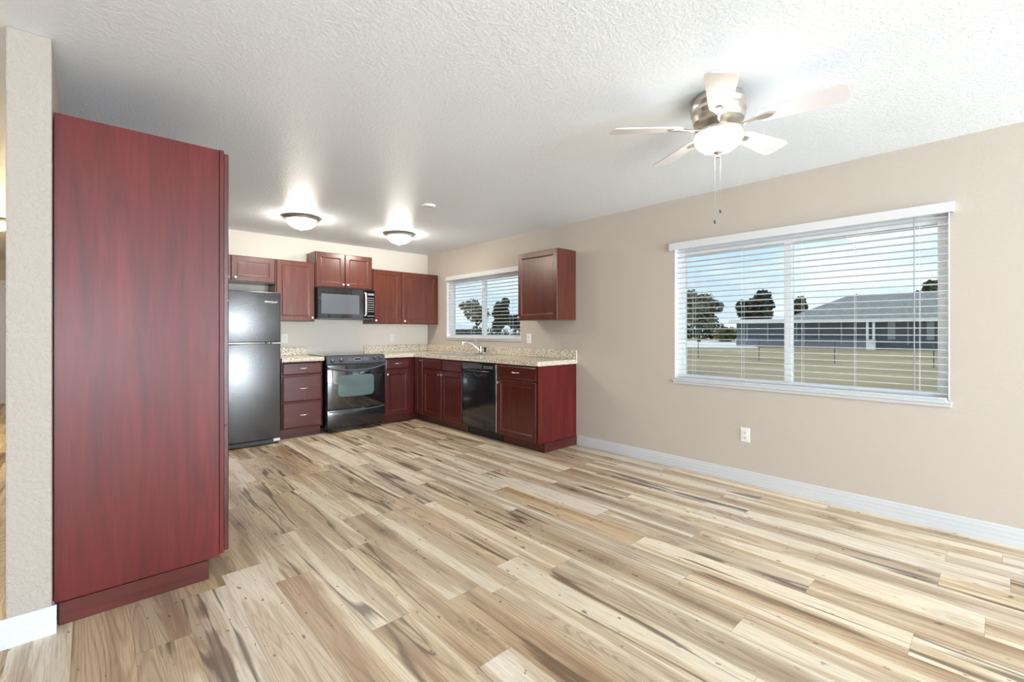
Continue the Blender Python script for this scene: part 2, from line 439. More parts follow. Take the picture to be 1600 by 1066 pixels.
def baseboard(name, face, plane, a0, a1, h=0.105, T=0.014):
    bm = bmesh.new()
    prof = [(0.0, 0.0), (T, 0.0), (T, 0.026), (T * 0.85, 0.030), (T * 0.85, 0.052), (T * 0.72, 0.056), (T * 0.72, 0.078), (T * 0.5, 0.083), (T * 0.42, h - 0.006), (0.002, h), (0, h)]
    A_ = [bm.verts.new(frame_pt(face, plane, a0, z, w)) for w, z in prof]
    B_ = [bm.verts.new(frame_pt(face, plane, a1, z, w)) for w, z in prof]
    n = len(prof)
    for k in range(n): bm.faces.new([A_[k], A_[(k + 1) % n], B_[(k + 1) % n], B_[k]])
    bm.faces.new(A_); bm.faces.new(B_[::-1])
    return struct(name, bm, M['trim'])
baseboard('baseboard_right', 'right', XR, REAR, 3.16)
baseboard('baseboard_divider', 'back', YS, XS0 - 0.014, XS1 + 0.014, h=0.112)
baseboard('baseboard_divider_side', 'pantry', XS1, YS, 2.70, h=0.112)
baseboard('baseboard_hall', 'back', YH, XL, -1.62)

# hall door at the far end of the hallway
bm = B(-1.50, -0.66, YH - 0.035, YH - 0.005, 0.01, 2.03, bev=0.003)
hd = struct('door_1', bm, M['trim'], origin=(-1.08, YH, 0))
bm = bmesh.new()
box(bm, -1.57, -1.50, YH - 0.05, YH, 0, 2.10); box(bm, -0.66, -0.59, YH - 0.05, YH, 0, 2.10); box(bm, -1.50, -0.66, YH - 0.05, YH, 2.035, 2.10)
struct('trim_1', bm, M['trim'])

# ------------------------------------------------------------------ windows
def window(n, y0, y1, z0, z1, mull):
    root = empty('window_%d' % n, (XR + 0.1, (y0 + y1) / 2, z0)); root['kind'] = 'structure'
    xg = XR + 0.08
    bm = bmesh.new(); f = 0.06
    # reveal lining
    t_ = 0.006
    box(bm, XR, X2, y0, y0 + t_, z0, z1); box(bm, XR, X2, y1 - t_, y1, z0, z1)
    box(bm, XR, X2, y0, y1, z1 - t_, z1); box(bm, XR, X2, y0, y1, z0, z0 + t_)
    obj('window_reveal', bm, M['vinyl'], root)
    bm = bmesh.new()
    box(bm, xg - 0.01, xg + 0.04, y0 + t_, y0 + f, z0 + t_, z1 - t_, bev=0.003)
    box(bm, xg - 0.01, xg + 0.04, y1 - f, y1 - t_, z0 + t_, z1 - t_, bev=0.003)
    box(bm, xg - 0.01, xg + 0.04, y0 + f, y1 - f, z1 - f, z1 - t_, bev=0.003)
    box(bm, xg - 0.01, xg + 0.04, y0 + f, y1 - f, z0 + t_, z0 + 0.045, bev=0.003)
    box(bm, xg - 0.015, xg + 0.04, mull - 0.027, mull + 0.027, z0 + 0.045, z1 - f, bev=0.003)
    obj('window_frame', bm, M['vinyl'], root)
    bm = bmesh.new()
    box(bm, xg + 0.012, xg + 0.016, y0 + f, mull - 0.02, z0 + 0.03, z1 - f + 0.01)
    box(bm, xg + 0.012, xg + 0.016, mull + 0.02, y1 - f, z0 + 0.03, z1 - f + 0.01)
    obj('window_pane', bm, M['glass'], root)
    # sill and apron trim on the room side
    bm = bmesh.new()
    box(bm, XR - 0.024, XR, y0 - 0.012, y1 + 0.012, z0 - 0.012, z0 + 0.002, bev=0.003)
    box(bm, XR - 0.014, XR, y0 - 0.010, y1 + 0.010, z0 - 0.034, z0 - 0.012, bev=0.002)
    obj('window_sill', bm, M['trim'], root)
    return root
window(1, *W1, 4.875)
window(2, *W2, 1.133)
# rear glazing (behind the camera)
def rear_frame(name, x0, x1, z0, z1):
    r = empty(name, ((x0 + x1) / 2, REAR, z0)); r['kind'] = 'structure'
    bm = bmesh.new(); a, b = REAR - 0.08, REAR - 0.03
    box(bm, x0, x0 + 0.06, a, b, z0, z1); box(bm, x1 - 0.06, x1, a, b, z0, z1); box(bm, x0 + 0.06, x1 - 0.06, a, b, z1 - 0.06, z1); box(bm, x0 + 0.06, x1 - 0.06, a, b, z0, z0 + 0.05)
    m_ = (x0 + x1) / 2; box(bm, m_ - 0.03, m_ + 0.03, a, b, z0 + 0.05, z1 - 0.06)
    obj('frame', bm, M['vinyl'], r)
    return r
rear_frame('door_3', 2.4, 3.8, 0.0, 2.08)
rear_frame('added_sliding_door', -2.15, 0.85, 0.0, 2.03)  # unseen sliding door, added so fill light can enter the room

def blind(label, y0, y1, ztop, zbot, vy0, vy1, cords, wand):
    xc = XR + 0.020
    t = thing('window_blind', label, 'blind', (xc, (y0 + y1) / 2, zbot))
    bm = bmesh.new()
    box(bm, XR - 0.050, XR - 0.040, vy0, vy1, ztop - 0.062, ztop, bev=0.002)
    box(bm, XR - 0.040, XR - 0.001, vy0, vy0 + 0.010, ztop - 0.062, ztop); box(bm, XR - 0.040, XR - 0.001, vy1 - 0.010, vy1, ztop - 0.062, ztop)
    obj('valance', bm, M['slat'], t)
    obj('head_rail', B(XR - 0.036, XR + 0.040, y0, y1, ztop - 0.052, ztop - 0.030), M['slat'], t)
    pitch = 0.0462; tilt = math.radians(-3.5); hw = 0.025
    bm = bmesh.new(); z = ztop - 0.062 - 0.022; n = 0; segs = 4
    while z > zbot + 0.030:
        top, bot = [], []
        for k in range(segs + 1):
            s_ = -1 + 2 * k / segs
            dx = hw * s_ * math.cos(tilt); dz = hw * s_ * math.sin(tilt) + 0.0025 * (1 - s_ * s_)
            for lst, o_ in ((top, 0.0013), (bot, -0.0013)):
                lst.append((bm.verts.new((xc + dx, y0, z + dz + o_)), bm.verts.new((xc + dx, y1, z + dz + o_))))
        for k in range(segs):
            bm.faces.new([top[k][0], top[k + 1][0], top[k + 1][1], top[k][1]])
            bm.faces.new([bot[k][0], bot[k][1], bot[k + 1][1], bot[k + 1][0]])
        bm.faces.new([top[0][0], top[0][1], bot[0][1], bot[0][0]]); bm.faces.new([top[-1][0], bot[-1][0], bot[-1][1], top[-1][1]])
        for e_ in (0, 1):
            ring = [q[e_] for q in top] + [q[e_] for q in bot[::-1]]
            bm.faces.new(ring)
        z -= pitch; n += 1
    obj('slats', bm, M['slat'], t)
    obj('bottom_rail', B(xc - 0.026, xc + 0.026, y0, y1, zbot + 0.003, zbot + 0.020, bev=0.003), M['slat'], t)
    for c in cords:
        bm = bmesh.new()
        for dx in (-0.026, 0.026):
            box(bm, xc + dx - 0.0008, xc + dx + 0.0008, c - 0.0009, c + 0.0009, zbot + 0.018, ztop - 0.05)
        obj('ladder_cord', bm, M['cord'], t)
    obj('tilt_wand', T_([(xc - 0.034, wand, ztop - 0.062), (xc - 0.036, wand, zbot + 0.05)], 0.0032, 6), M['wand'], t)
    return t
blind('wide white slatted blind, open, over the big window right of the kitchen', 0.232, 2.024, 2.037, 0.803, 0.197, 2.068, (0.36, 0.70, 1.02, 1.45, 1.86), 0.385)
blind('smaller white slatted blind, open, over the window above the sink', 4.072, 5.644, 2.045, 1.147, 4.03, 5.61, (4.25, 4.72, 5.05, 5.50), 5.55)

# ------------------------------------------------------------------ hardware
def knob(face, plane, a, z, parent):
    c = frame_pt(face, plane, a, z, 0.0)
    w = FR[face][1]
    obj('knob', L(c, w, [(0.007, 0), (0.006, 0.004), (0.0055, 0.012), (0.011, 0.017), (0.0155, 0.022), (0.0155, 0.027), (0.010, 0.031), (0, 0.032)], 16), M['nickel'], parent, smooth=50)
def pull(face, plane, a, z, parent, half=0.048):
    w = FR[face][1]
    P = lambda aa, ww, dz=0: frame_pt(face, plane, aa, z + dz, ww)
    bm = bmesh.new()
    tube(bm, [P(a - half, 0), P(a - half, 0.014), P(a - half * 0.8, 0.024, 0.001), P(a - half * 0.35, 0.028, -0.002), P(a + half * 0.35, 0.028, -0.002), P(a + half * 0.8, 0.024, 0.001), P(a + half, 0.014), P(a + half, 0)],
         [0.005, 0.0045, 0.0042, 0.0060, 0.0060, 0.0042, 0.0045, 0.005], 8)
    obj('handle', bm, M['nickel'], parent, smooth=60)
def door_part(face, plane, a0, a1, z0, z1, parent, m, kn=None, T=0.020):
    bm = bmesh.new(); profiled(bm, face, plane, a0, a1, z0, z1, T, DOOR)
    d = obj('door', bm, m, parent)
    if kn: knob(face, plane + (-T if face != 'pantry' else T), kn[0], kn[1], d)
    return d
def drawer_part(face, plane, a0, a1, z0, z1, parent, m, pl=True, T=0.020, name='drawer'):
    bm = bmesh.new(); profiled(bm, face, plane, a0, a1, z0, z1, T, DRAWER)
    d = obj(name, bm, m, parent)
    if pl: pull(face, plane + (-T if face != 'pantry' else T), (a0 + a1) / 2, (z0 + z1) / 2 + 0.004, d)
    return d

# ------------------------------------------------------------------ tall pantry cabinet
PY0, PY1 = 2.706, 3.62
t = thing('pantry_cabinet', 'tall dark red wooden pantry cabinet beside the end of the partition wall', 'cabinet', (0.2, (PY0 + PY1) / 2, 0))
obj('carcass', B(XS1 + 0.003, 0.484, PY0, PY1, 0.095, 2.16, bev=0.0015), M['laminate'], t)
obj('face_frame', B(0.485, 0.505, PY0 - 0.002, PY1, 0.108, 2.162, bev=0.0015), M['laminate'], t)
bm = bmesh.new(); box(bm, XS1 + 0.003, 0.43, PY0 + 0.01, PY1 - 0.01, 0.0, 0.095)
obj('plinth', bm, M['black_matte'], t)
bm = bmesh.new(); box(bm, XS1 + 0.018, 0.438, PY0 - 0.008, PY0 + 0.010, 0.0, 0.0945, bev=0.002)
obj('toe_board', bm, M['wood_h'], t)
mid = (PY0 + PY1) / 2
for (z0, z1, kz) in ((0.118, 0.752, 0.70), (0.762, 1.394, 1.10), (1.404, 2.148, 1.46)):
    door_part('pantry', 0.507, PY0 + 0.004, mid - 0.003, z0, z1, t, M['wood'], (mid - 0.03, kz))
    door_part('pantry', 0.507, mid + 0.003, PY1 - 0.004, z0, z1, t, M['wood'], (mid + 0.03, kz))

# ------------------------------------------------------------------ cabinets
def cabinet(label, face, a0, a1, depth0, depth1, z0, z1, wood, base=False, group=None, end_panel=False):
    """depth0: wall plane, depth1: carcass front plane (world coordinate)"""
    lo, hi = min(a0, a1), max(a0, a1)
    d0, d1 = min(depth0, depth1), max(depth0, depth1)
    rng = (lo, hi, d0, d1) if face == 'back' else (d0, d1, lo, hi)
    c = ((rng[0] + rng[1]) / 2, (rng[2] + rng[3]) / 2, 0 if base else z0)
    t_ = thing('base_cabinet' if base else 'wall_cabinet', label, 'cabinet', c, group)
    obj('carcass', B(*rng, z0, z1, bev=0.0015), wood, t_)
    if base:
        kick = 0.075
        if face == 'back': r2 = (lo, hi, d0 + kick, d1)
        else: r2 = (d0 + kick, d1, lo, hi)
        obj('toe_kick', B(*r2, 0, z0), M['wood_h'], t_)
    return t_
# --- back wall uppers (carcass front 5.88, doors 5.86)
UF = 5.88
g = 'wall cabinets of the kitchen'
t = cabinet('short reddish wall cabinet with two doors above the refrigerator', 'back', 0.702, 1.618, YB - 0.002, UF, 1.80, 2.10, M['wood_up'])
door_part('back', UF, 0.712, 1.157, 1.812, 2.090, t, M['wood_up'], (1.125, 1.845))
door_part('back', UF, 1.165, 1.610, 1.812, 2.090, t, M['wood_up'], (1.197, 1.845))
t = cabinet('tall reddish wall cabinet with one door between refrigerator and microwave', 'back', 1.622, 2.075, YB - 0.002, UF, 1.362, 2.10, M['wood_up'])
door_part('back', UF, 1.634, 2.064, 1.370, 2.092, t, M['wood_up'], (2.040, 1.405))
t = cabinet('two-door brown wall cabinet mounted highest, directly above the microwave', 'back', 2.080, 2.842, YB - 0.002, UF, 1.797, 2.25, M['wood_up'])
door_part('back', UF, 2.092, 2.455, 1.808, 2.240, t, M['wood_up'], (2.428, 1.845))
door_part('back', UF, 2.463, 2.830, 1.808, 2.240, t, M['wood_up'], (2.492, 1.845))
t = cabinet('reddish wall cabinet with one door directly right of the microwave', 'back', 2.848, 3.283, YB - 0.002, UF, 1.343, 2.095, M['wood_up'])
door_part('back', UF, 2.860, 3.274, 1.352, 2.086, t, M['wood_up'], (2.886, 1.385))
t = cabinet('wide-door wall cabinet in the corner, reflecting the window above the sink', 'back', 3.287, 3.914, YB - 0.002, UF, 1.343, 2.095, M['wood_up'])
door_part('back', UF, 3.302, 3.885, 1.352, 2.086, t, M['wood_up'], (3.328, 1.385))
# --- right wall upper
t = cabinet('single wall cabinet hanging alone right of the small window', 'right', 3.185, 3.79, XR - 0.002, 3.632, 1.362, 2.122, M['wood_up'])
door_part('right', 3.632, 3.190, 3.785, 1.366, 2.117, t, M['wood_up'], (3.757, 1.395))
# --- back wall base
BF = 5.58; ZT = 0.884
t = cabinet('three-drawer base cabinet between refrigerator and range', 'back', 1.603, 2.062, YB - 0.002, BF, 0.105, ZT, M['wood'], True)
drawer_part('back', BF, 1.612, 2.054, 0.732, 0.876, t, M['wood_h'])
drawer_part('back', BF, 1.612, 2.054, 0.420, 0.722, t, M['wood_h'])
drawer_part('back', BF, 1.612, 2.054, 0.116, 0.410, t, M['wood_h'])
# pulls of the two deep drawers sit high on the front
t = cabinet('narrow base cabinet with drawer and door right of the range', 'back', 2.868, 3.318, YB - 0.002, BF, 0.105, ZT, M['wood'], True)
drawer_part('back', BF, 2.880, 3.242, 0.730, 0.876, t, M['wood_h'])
door_part('back', BF, 2.880, 3.242, 0.116, 0.720, t, M['wood'], (2.902, 0.665))
# --- right wall base
RF = 3.322
t = cabinet('narrow corner base cabinet with one slim door left of the sink', 'right', 5.328, 5.575, XR - 0.002, RF, 0.105, ZT, M['wood'], True)
obj('corner_filler', B((3.320, XR - 0.01, 5.656, 5.70, 0, 0.104), (RF + 0.075, XR - 0.01, 5.576, 5.655, 0, 0.104)), M['wood_h'], t)
door_part('right', RF, 5.336, 5.510, 0.116, 0.876, t, M['wood'], (5.362, 0.845))
t = cabinet('sink base cabinet with two false drawer fronts over two doors', 'right', 4.442, 5.324, XR - 0.002, RF, 0.105, ZT, M['wood'], True)
drawer_part('right', RF, 4.892, 5.316, 0.735, 0.872, t, M['wood_h'], False, name='false_front')
drawer_part('right', RF, 4.450, 4.880, 0.735, 0.872, t, M['wood_h'], False, name='false_front')
door_part('right', RF, 4.892, 5.316, 0.116, 0.724, t, M['wood'], (4.920, 0.680))
door_part('right', RF, 4.450, 4.880, 0.116, 0.724, t, M['wood'], (4.852, 0.680))
t = cabinet('end base cabinet with drawer over door right of the dishwasher', 'right', 3.196, 3.800, XR - 0.002, RF, 0.105, ZT, M['wood'], True)
drawer_part('right', RF, 3.204, 3.790, 0.728, 0.870, t, M['wood_h'])
door_part('right', RF, 3.204, 3.790, 0.112, 0.716, t, M['wood'], (3.765, 0.678))
bm = B(RF - 0.004, XR - 0.003, 3.178, 3.194, 0.095, ZT, bev=0.0015); box(bm, 3.40, XR - 0.003, 3.178, 3.194, 0, 0.095)
obj('end_panel', bm, M['laminate'], t)
obj('toe_board', B(3.40, XR - 0.016, 3.164, 3.1775, 0.0, 0.093, bev=0.003), M['wood_h'], t)

# ------------------------------------------------------------------ countertops
CT0, CT1, BS = 0.886, 0.932, 1.034
t = thing('countertop', 'short speckled granite-look countertop between refrigerator and range', 'countertop', (1.84, 5.87, CT0))
obj('worktop', B(1.600, 2.072, 5.542, YB - 0.002, CT0, CT1, bev=0.006, seg=2), M['granite'], t)
obj('backsplash', B(1.600, 2.072, YB - 0.022, YB - 0.002, CT1 + 0.0005, BS, bev=0.003), M['granite'], t)
t = thing('countertop', 'long L-shaped speckled granite-look countertop holding the sink', 'countertop', (3.6, 4.8, CT0))
CX = 3.290; SX0, SX1, SY0, SY1 = 3.395, 3.845, 4.475, 5.275
bm = bmesh.new()
pts = [(2.858, 5.542), (CX, 5.542), (CX, 3.164), (XR - 0.002, 3.164), (XR - 0.002, YB - 0.002), (2.858, YB - 0.002)]
# outer slab made of strips round the sink cut-out
box(bm, 2.858, CX, 5.542, YB - 0.002, CT0, CT1)
box(bm, CX, XR - 0.002, SY1, YB - 0.002, CT0, CT1)
box(bm, CX, XR - 0.002, 3.164, SY0, CT0, CT1)
box(bm, CX, SX0, SY0, SY1, CT0, CT1); box(bm, SX1, XR - 0.002, SY0, SY1, CT0, CT1)
obj('worktop', bm, M['granite'], t)
bm = bmesh.new()
box(bm, 2.858, XR - 0.024, YB - 0.022, YB - 0.002, CT1 + 0.0005, BS, bev=0.003)
box(bm, XR - 0.022, XR - 0.002, 3.164, YB - 0.002, CT1 + 0.0005, BS, bev=0.003)
obj('backsplash', bm, M['granite'], t)

# ------------------------------------------------------------------ sink
t = thing('sink', 'stainless steel double-bowl sink set into the long countertop', 'sink', (3.62, 4.875, CT1))
bm = bmesh.new(); zr = CT1 + 0.001
r0 = (SX0 - 0.018, SX1 + 0.018, SY0 - 0.018, SY1 + 0.018); ym = 4.875
def rim(bm, x0, x1, y0, y1): box(bm, x0, x1, y0, y1, zr, zr + 0.005, bev=0.0015)
rim(bm, r0[0], SX0 + 0.025, r0[2], r0[3]); rim(bm, SX1 - 0.075, r0[1], r0[2], r0[3])
rim(bm, SX0 + 0.025, SX1 - 0.075, r0[2], SY0 + 0.025); rim(bm, SX0 + 0.025, SX1 - 0.075, SY1 - 0.025, r0[3]); rim(bm, SX0 + 0.025, SX1 - 0.075, ym - 0.018, ym + 0.018)
obj('rim', bm, M['steel'], t)
def bowl(y0, y1):
    bm = bmesh.new(); x0, x1 = SX0 + 0.02, SX1 - 0.07; zb = CT1 - 0.035
    top = [bm.verts.new(p) for p in ((x0, y0, zr), (x1, y0, zr), (x1, y1, zr), (x0, y1, zr))]
    k = 0.012
    bot = [bm.verts.new(p) for p in ((x0 + k, y0 + k, CT0 + 0.004), (x1 - k, y0 + k, CT0 + 0.004), (x1 - k, y1 - k, CT0 + 0.004), (x0 + k, y1 - k, CT0 + 0.004))]
    for i in range(4): bm.faces.new([top[i], bot[i], bot[(i + 1) % 4], top[(i + 1) % 4]])
    bm.faces.new(bot[::-1])
    bw = obj('bowl', bm, M['steel'], t)
    obj('drain', L(((x0 + x1) / 2, (y0 + y1) / 2, CT0 + 0.005), (0, 0, 1), [(0.042, 0), (0.042, 0.003), (0.030, 0.002), (0, 0.0015)], 20), M['chrome'], bw, smooth=40)
bowl(SY0 + 0.02, ym - 0.012); bowl(ym + 0.012, SY1 - 0.02)

# faucet
fx, fy, fz = 3.812, 4.72, zr + 0.005
t = thing('faucet', 'chrome kitchen faucet with raised lever behind the sink', 'faucet', (fx, fy, fz))
obj('deck_plate', B(fx - 0.028, fx + 0.028, fy - 0.12, fy + 0.12, fz + 0.0005, fz + 0.008, bev=0.004, seg=2), M['chrome'], t, smooth=40)
obj('body', L((fx, fy, fz + 0.008), (0, 0, 1), [(0.028, 0), (0.026, 0.01), (0.022, 0.02), (0.021, 0.07), (0.024, 0.085), (0.020, 0.10), (0.008, 0.108), (0, 0.109)], 20), M['chrome'], t, smooth=40)
obj('spout', T_(bez((fx - 0.010, fy + 0.004, fz + 0.04), (fx - 0.07, fy + 0.03, fz + 0.12), (fx - 0.15, fy + 0.07, fz + 0.18), (fx - 0.215, fy + 0.095, fz + 0.155)) + [Vector((fx - 0.222, fy + 0.098, fz + 0.13))], 0.011, 10), M['chrome'], t, smooth=60)
obj('lever', T_([(fx, fy, fz + 0.105), (fx - 0.012, fy + 0.012, fz + 0.125), (fx - 0.035, fy + 0.035, fz + 0.165), (fx - 0.05, fy + 0.05, fz + 0.185)], [0.010, 0.008, 0.006, 0.007], 8), M['chrome'], t, smooth=60)
t2 = thing('side_sprayer', 'small black hand sprayer standing beside the faucet', 'sprayer', (fx + 0.01, fy - 0.085, fz))
obj('holder', L((fx + 0.01, fy - 0.085, fz + 0.0085), (0, 0, 1), [(0.021, 0), (0.020, 0.008), (0.014, 0.014)], 16), M['chrome'], t2, smooth=40)
obj('spray_head', L((fx + 0.01, fy - 0.085, fz + 0.023), (0, 0, 1), [(0.013, 0), (0.013, 0.03), (0.018, 0.045), (0.018, 0.06), (0.010, 0.068), (0, 0.07)], 16), M['black_matte'], t2, smooth=40)
# ------------------------------------------------------------------ refrigerator
t = thing('refrigerator', 'black top-freezer refrigerator standing left of the kitchen drawers', 'refrigerator', (1.178, 5.8, 0))
FX0, FX1 = 0.800, 1.556
obj('cabinet_body', B(FX0 + 0.004, FX1 - 0.004, 5.515, YB - 0.03, 0.035, 1.655, bev=0.004), M['black'], t)
def fridge_door(name, z0, z1):
    bm = B(FX0, FX1, 5.440, 5.508, z0, z1, bev=0.010, seg=3); return obj(name, bm, M['fridge'], t, smooth=35)
fd = fridge_door('freezer_door', 1.118, 1.668)
rd = fridge_door('fridge_door', 0.062, 1.104)
obj('kick_grille', B(FX0 + 0.01, FX1 - 0.01, 5.462, 5.514, 0.012, 0.056, bev=0.003), M['black_matte'], t)
obj('hinge_plate', B(FX1 - 0.085, FX1 - 0.006, 5.446, 5.51, 1.1055, 1.1155), M['white_plastic'], t)
obj('hinge_pin', L((FX1 - 0.115, 5.450, 1.111), (0, -1, 0), [(0.007, 0), (0.007, 0.012), (0.003, 0.015), (0, 0.015)], 12), M['white_plastic'], t)
obj('lower_hinge', B(FX1 - 0.07, FX1 - 0.004, 5.452, 5.50, 0.030, 0.0595, bev=0.002), M['white_plastic'], t)
for xx in (FX0 + 0.06, FX1 - 0.06):
    obj('foot', L((xx, 5.56, 0), (0, 0, 1), [(0.02, 0), (0.02, 0.012), (0.010, 0.014), (0.010, 0.034)], 12), M['rubber'], t)
for (d_, z0, z1) in ((fd, 1.16, 1.50), (rd, 0.66, 1.06)):
    obj('handle', T_([(FX0 + 0.035, 5.438, z0), (FX0 + 0.035, 5.402, z0 + 0.02), (FX0 + 0.035, 5.396, (z0 + z1) / 2), (FX0 + 0.035, 5.402, z1 - 0.02), (FX0 + 0.035, 5.438, z1)], 0.011, 10), M['black'], d_, smooth=60)
def text(name, body, size, loc, rot, parent, m, shear=0.0, extrude=0.0004, align='CENTER'):
    c = bpy.data.curves.new(name, 'FONT'); c.body = body; c.size = size; c.extrude = extrude; c.shear = shear
    c.align_x = align; c.align_y = 'CENTER'; c.materials.append(m)
    tmp = bpy.data.objects.new(name, c); link(tmp); bpy.context.view_layer.update()
    me = bpy.data.meshes.new_from_object(tmp.evaluated_get(bpy.context.evaluated_depsgraph_get()))
    bpy.data.objects.remove(tmp); bpy.data.curves.remove(c)
    o_ = bpy.data.objects.new(name, me); link(o_); o_.parent = parent
    o_.location = Vector(loc) - wloc(parent); o_.rotation_euler = rot
    return o_
text('brand_lettering', 'Whirlpool', 0.031, (1.455, 5.4390, 1.560), (PI / 2, 0, 0), fd, M['white_plastic'], 0.25)
fo = thing('smoke_detector', 'small round white detector on the ceiling in front of the kitchen', 'detector', (2.37, 3.72, ZC))
obj('housing', L((2.37, 3.72, ZC - 0.0005), (0, 0, -1), [(0.068, 0), (0.068, 0.010), (0.062, 0.018), (0.045, 0.021), (0.043, 0.019), (0.020, 0.020), (0, 0.020)], 28), M['white_plastic'], fo, smooth=40)

# ------------------------------------------------------------------ range
RX0, RX1, RY = 2.092, 2.845, 5.520
t = thing('kitchen_range', 'black slide-in electric range with glass oven window', 'range', ((RX0 + RX1) / 2, 5.83, 0))
obj('body', B(RX0, RX1, RY + 0.03, YB - 0.03, 0.055, 0.905, bev=0.003), M['black'], t)
bm = B(RX0 - 0.012, RX1 + 0.008, RY + 0.055, YB - 0.03, 0.934, 0.943, bev=0.003, seg=2)
box(bm, RX0 + 0.002, RX1 - 0.002, RY + 0.06, YB - 0.032, 0.905, 0.934)
ck = obj('cooktop', bm, M['black_glass'], t)
for (bx, by, br) in ((2.26, 5.72, 0.10), (2.67, 5.72, 0.078), (2.26, 6.02, 0.078), (2.67, 6.02, 0.10)):
    obj('burner_ring', L((bx, by, 0.9431), (0, 0, 1), [(br, 0), (br, 0.0004), (br - 0.004, 0.0004), (br - 0.004, 0)], 32, cap0=False, cap1=False), M['panel_grey'], ck)
# sloping control panel
bm = bmesh.new()
prof = [(RY + 0.058, 0.942), (RY + 0.045, 0.945), (RY + 0.004, 0.925), (RY - 0.012, 0.845), (RY - 0.006, 0.835), (RY + 0.058, 0.835)]
A_ = [bm.verts.new((RX0, y, z)) for y, z in prof]; B_ = [bm.verts.new((RX1, y, z)) for y, z in prof]
for k in range(len(prof)): bm.faces.new([A_[k], A_[(k + 1) % 6], B_[(k + 1) % 6], B_[k]])
bm.faces.new(A_); bm.faces.new(B_[::-1])
cp = obj('control_panel', bm, M['panel_grey'], t)
cn = Vector((0, -0.98, 0.196)).normalized()
def cpt(x, f):   # point on the sloping face, f 0 bottom..1 top
    return Vector((x, (RY - 0.012) * (1 - f) + (RY + 0.004) * f, 0.845 + 0.08 * f))
for kx, kf in ((2.155, 0.35), (2.262, 0.45), (2.695, 0.62), (2.775, 0.62)):
    kb = obj('knob', L(cpt(kx, kf), cn, [(0.022, 0), (0.022, 0.004), (0.018, 0.006), (0.016, 0.024), (0.012, 0.027), (0, 0.027)], 20), M['black'], cp, smooth=45)
    p = cpt(kx, kf) + cn * 0.0272
    obj('pointer', B(p.x - 0.0025, p.x + 0.0025, p.y - 0.0015, p.y + 0.0005, p.z, p.z + 0.014), M['marking'], kb)
def oval(bm, cx_, f, w, h, T, zoff=0.0):
    c = cpt(cx_, f); upv = Vector((0, 0.196, 0.98)).normalized(); n = 28; A_, B_ = [], []
    for k in range(n):
        a = 2 * PI * k / n; sx = math.copysign(abs(math.cos(a)) ** 0.6, math.cos(a)); sy = math.copysign(abs(math.sin(a)) ** 0.8, math.sin(a))
        p = c + Vector((1, 0, 0)) * sx * w / 2 + upv * sy * h / 2
        A_.append(bm.verts.new(p + cn * zoff)); B_.append(bm.verts.new(p + cn * (zoff + T)))
    for k in range(n): bm.faces.new([A_[k], A_[(k + 1) % n], B_[(k + 1) % n], B_[k]])
    bm.faces.new(A_[::-1]); bm.faces.new(B_)
bm = bmesh.new(); oval(bm, 2.475, 0.55, 0.115, 0.040, 0.003); dp = obj('display', bm, M['display'], cp)
bm = bmesh.new(); oval(bm, 2.475, 0.55, 0.092, 0.024, 0.0012, 0.0032); obj('display_window', bm, M['black_glass'], dp)
bm = bmesh.new()
for k in range(5):
    for r_ in (0.38, 0.58, 0.78):
        c = cpt(2.555 + k * 0.016, r_); box(bm, c.x - 0.003, c.x + 0.003, c.y - 0.0025, c.y - 0.0005, c.z - 0.002, c.z + 0.002)
for k in range(3):
    for r_ in (0.45, 0.7):
        c = cpt(2.36 + k * 0.018, r_); box(bm, c.x - 0.003, c.x + 0.003, c.y - 0.0025, c.y - 0.0005, c.z - 0.002, c.z + 0.002)
obj('touch_markings', bm, M['marking'], cp)['kind'] = 'stuff'
# oven door
od = obj('oven_door', B(RX0 + 0.004, RX1 - 0.004, RY - 0.010, RY + 0.028, 0.288, 0.828, bev=0.006, seg=2), M['black_glass'], t, smooth=35)
def rounded_plate(bm, x0, x1, y, z0, z1, r, T, bulge=0.0):
    pts = []
    for cx_, cz_, a0 in ((x1 - r, z1 - r, 0), (x0 + r, z1 - r, PI / 2), (x0 + r, z0 + r, PI), (x1 - r, z0 + r, 1.5 * PI)):
        for k in range(6):
            a = a0 + k * PI / 10; pts.append((cx_ + r * math.cos(a), cz_ + r * math.sin(a)))
    cxm, czm = (x0 + x1) / 2, (z0 + z1) / 2
    def bl(p): 
        return (p[0], p[1] + bulge * (1 - ((p[0] - cxm) / ((x1 - x0) / 2)) ** 2) * (1 if p[1] > czm else -1))
    pts2 = []
    n = len(pts)
    for k in range(n):
        a, b = pts[k], pts[(k + 1) % n]
        m_ = max(1, int(math.hypot(a[0] - b[0], a[1] - b[1]) / 0.04))
        for j in range(m_): pts2.append(bl((a[0] + (b[0] - a[0]) * j / m_, a[1] + (b[1] - a[1]) * j / m_)))
    A_ = [bm.verts.new((p[0], y, p[1])) for p in pts2]; B_ = [bm.verts.new((p[0], y - T, p[1])) for p in pts2]; n = len(pts2)
    for k in range(n): bm.faces.new([A_[k], A_[(k + 1) % n], B_[(k + 1) % n], B_[k]])
    bm.faces.new(A_[::-1]); bm.faces.new(B_)
bm = bmesh.new(); rounded_plate(bm, 2.222, 2.690, RY - 0.0102, 0.440, 0.690, 0.045, 0.0015, 0.010)
obj('oven_window', bm, M['oven_glass'], od)
hy = RY - 0.045
pts = [(RX0 + 0.012, RY - 0.008, 0.792), (RX0 + 0.02, hy, 0.790)] + bez((RX0 + 0.05, hy, 0.792), (RX0 + 0.25, hy - 0.012, 0.738), (RX1 - 0.25, hy - 0.012, 0.738), (RX1 - 0.05, hy, 0.806), 12) + [(RX1 - 0.02, hy, 0.808), (RX1 - 0.012, RY - 0.008, 0.808)]
obj('handle', T_(pts, 0.012, 10), M['panel_grey'], od, smooth=60)
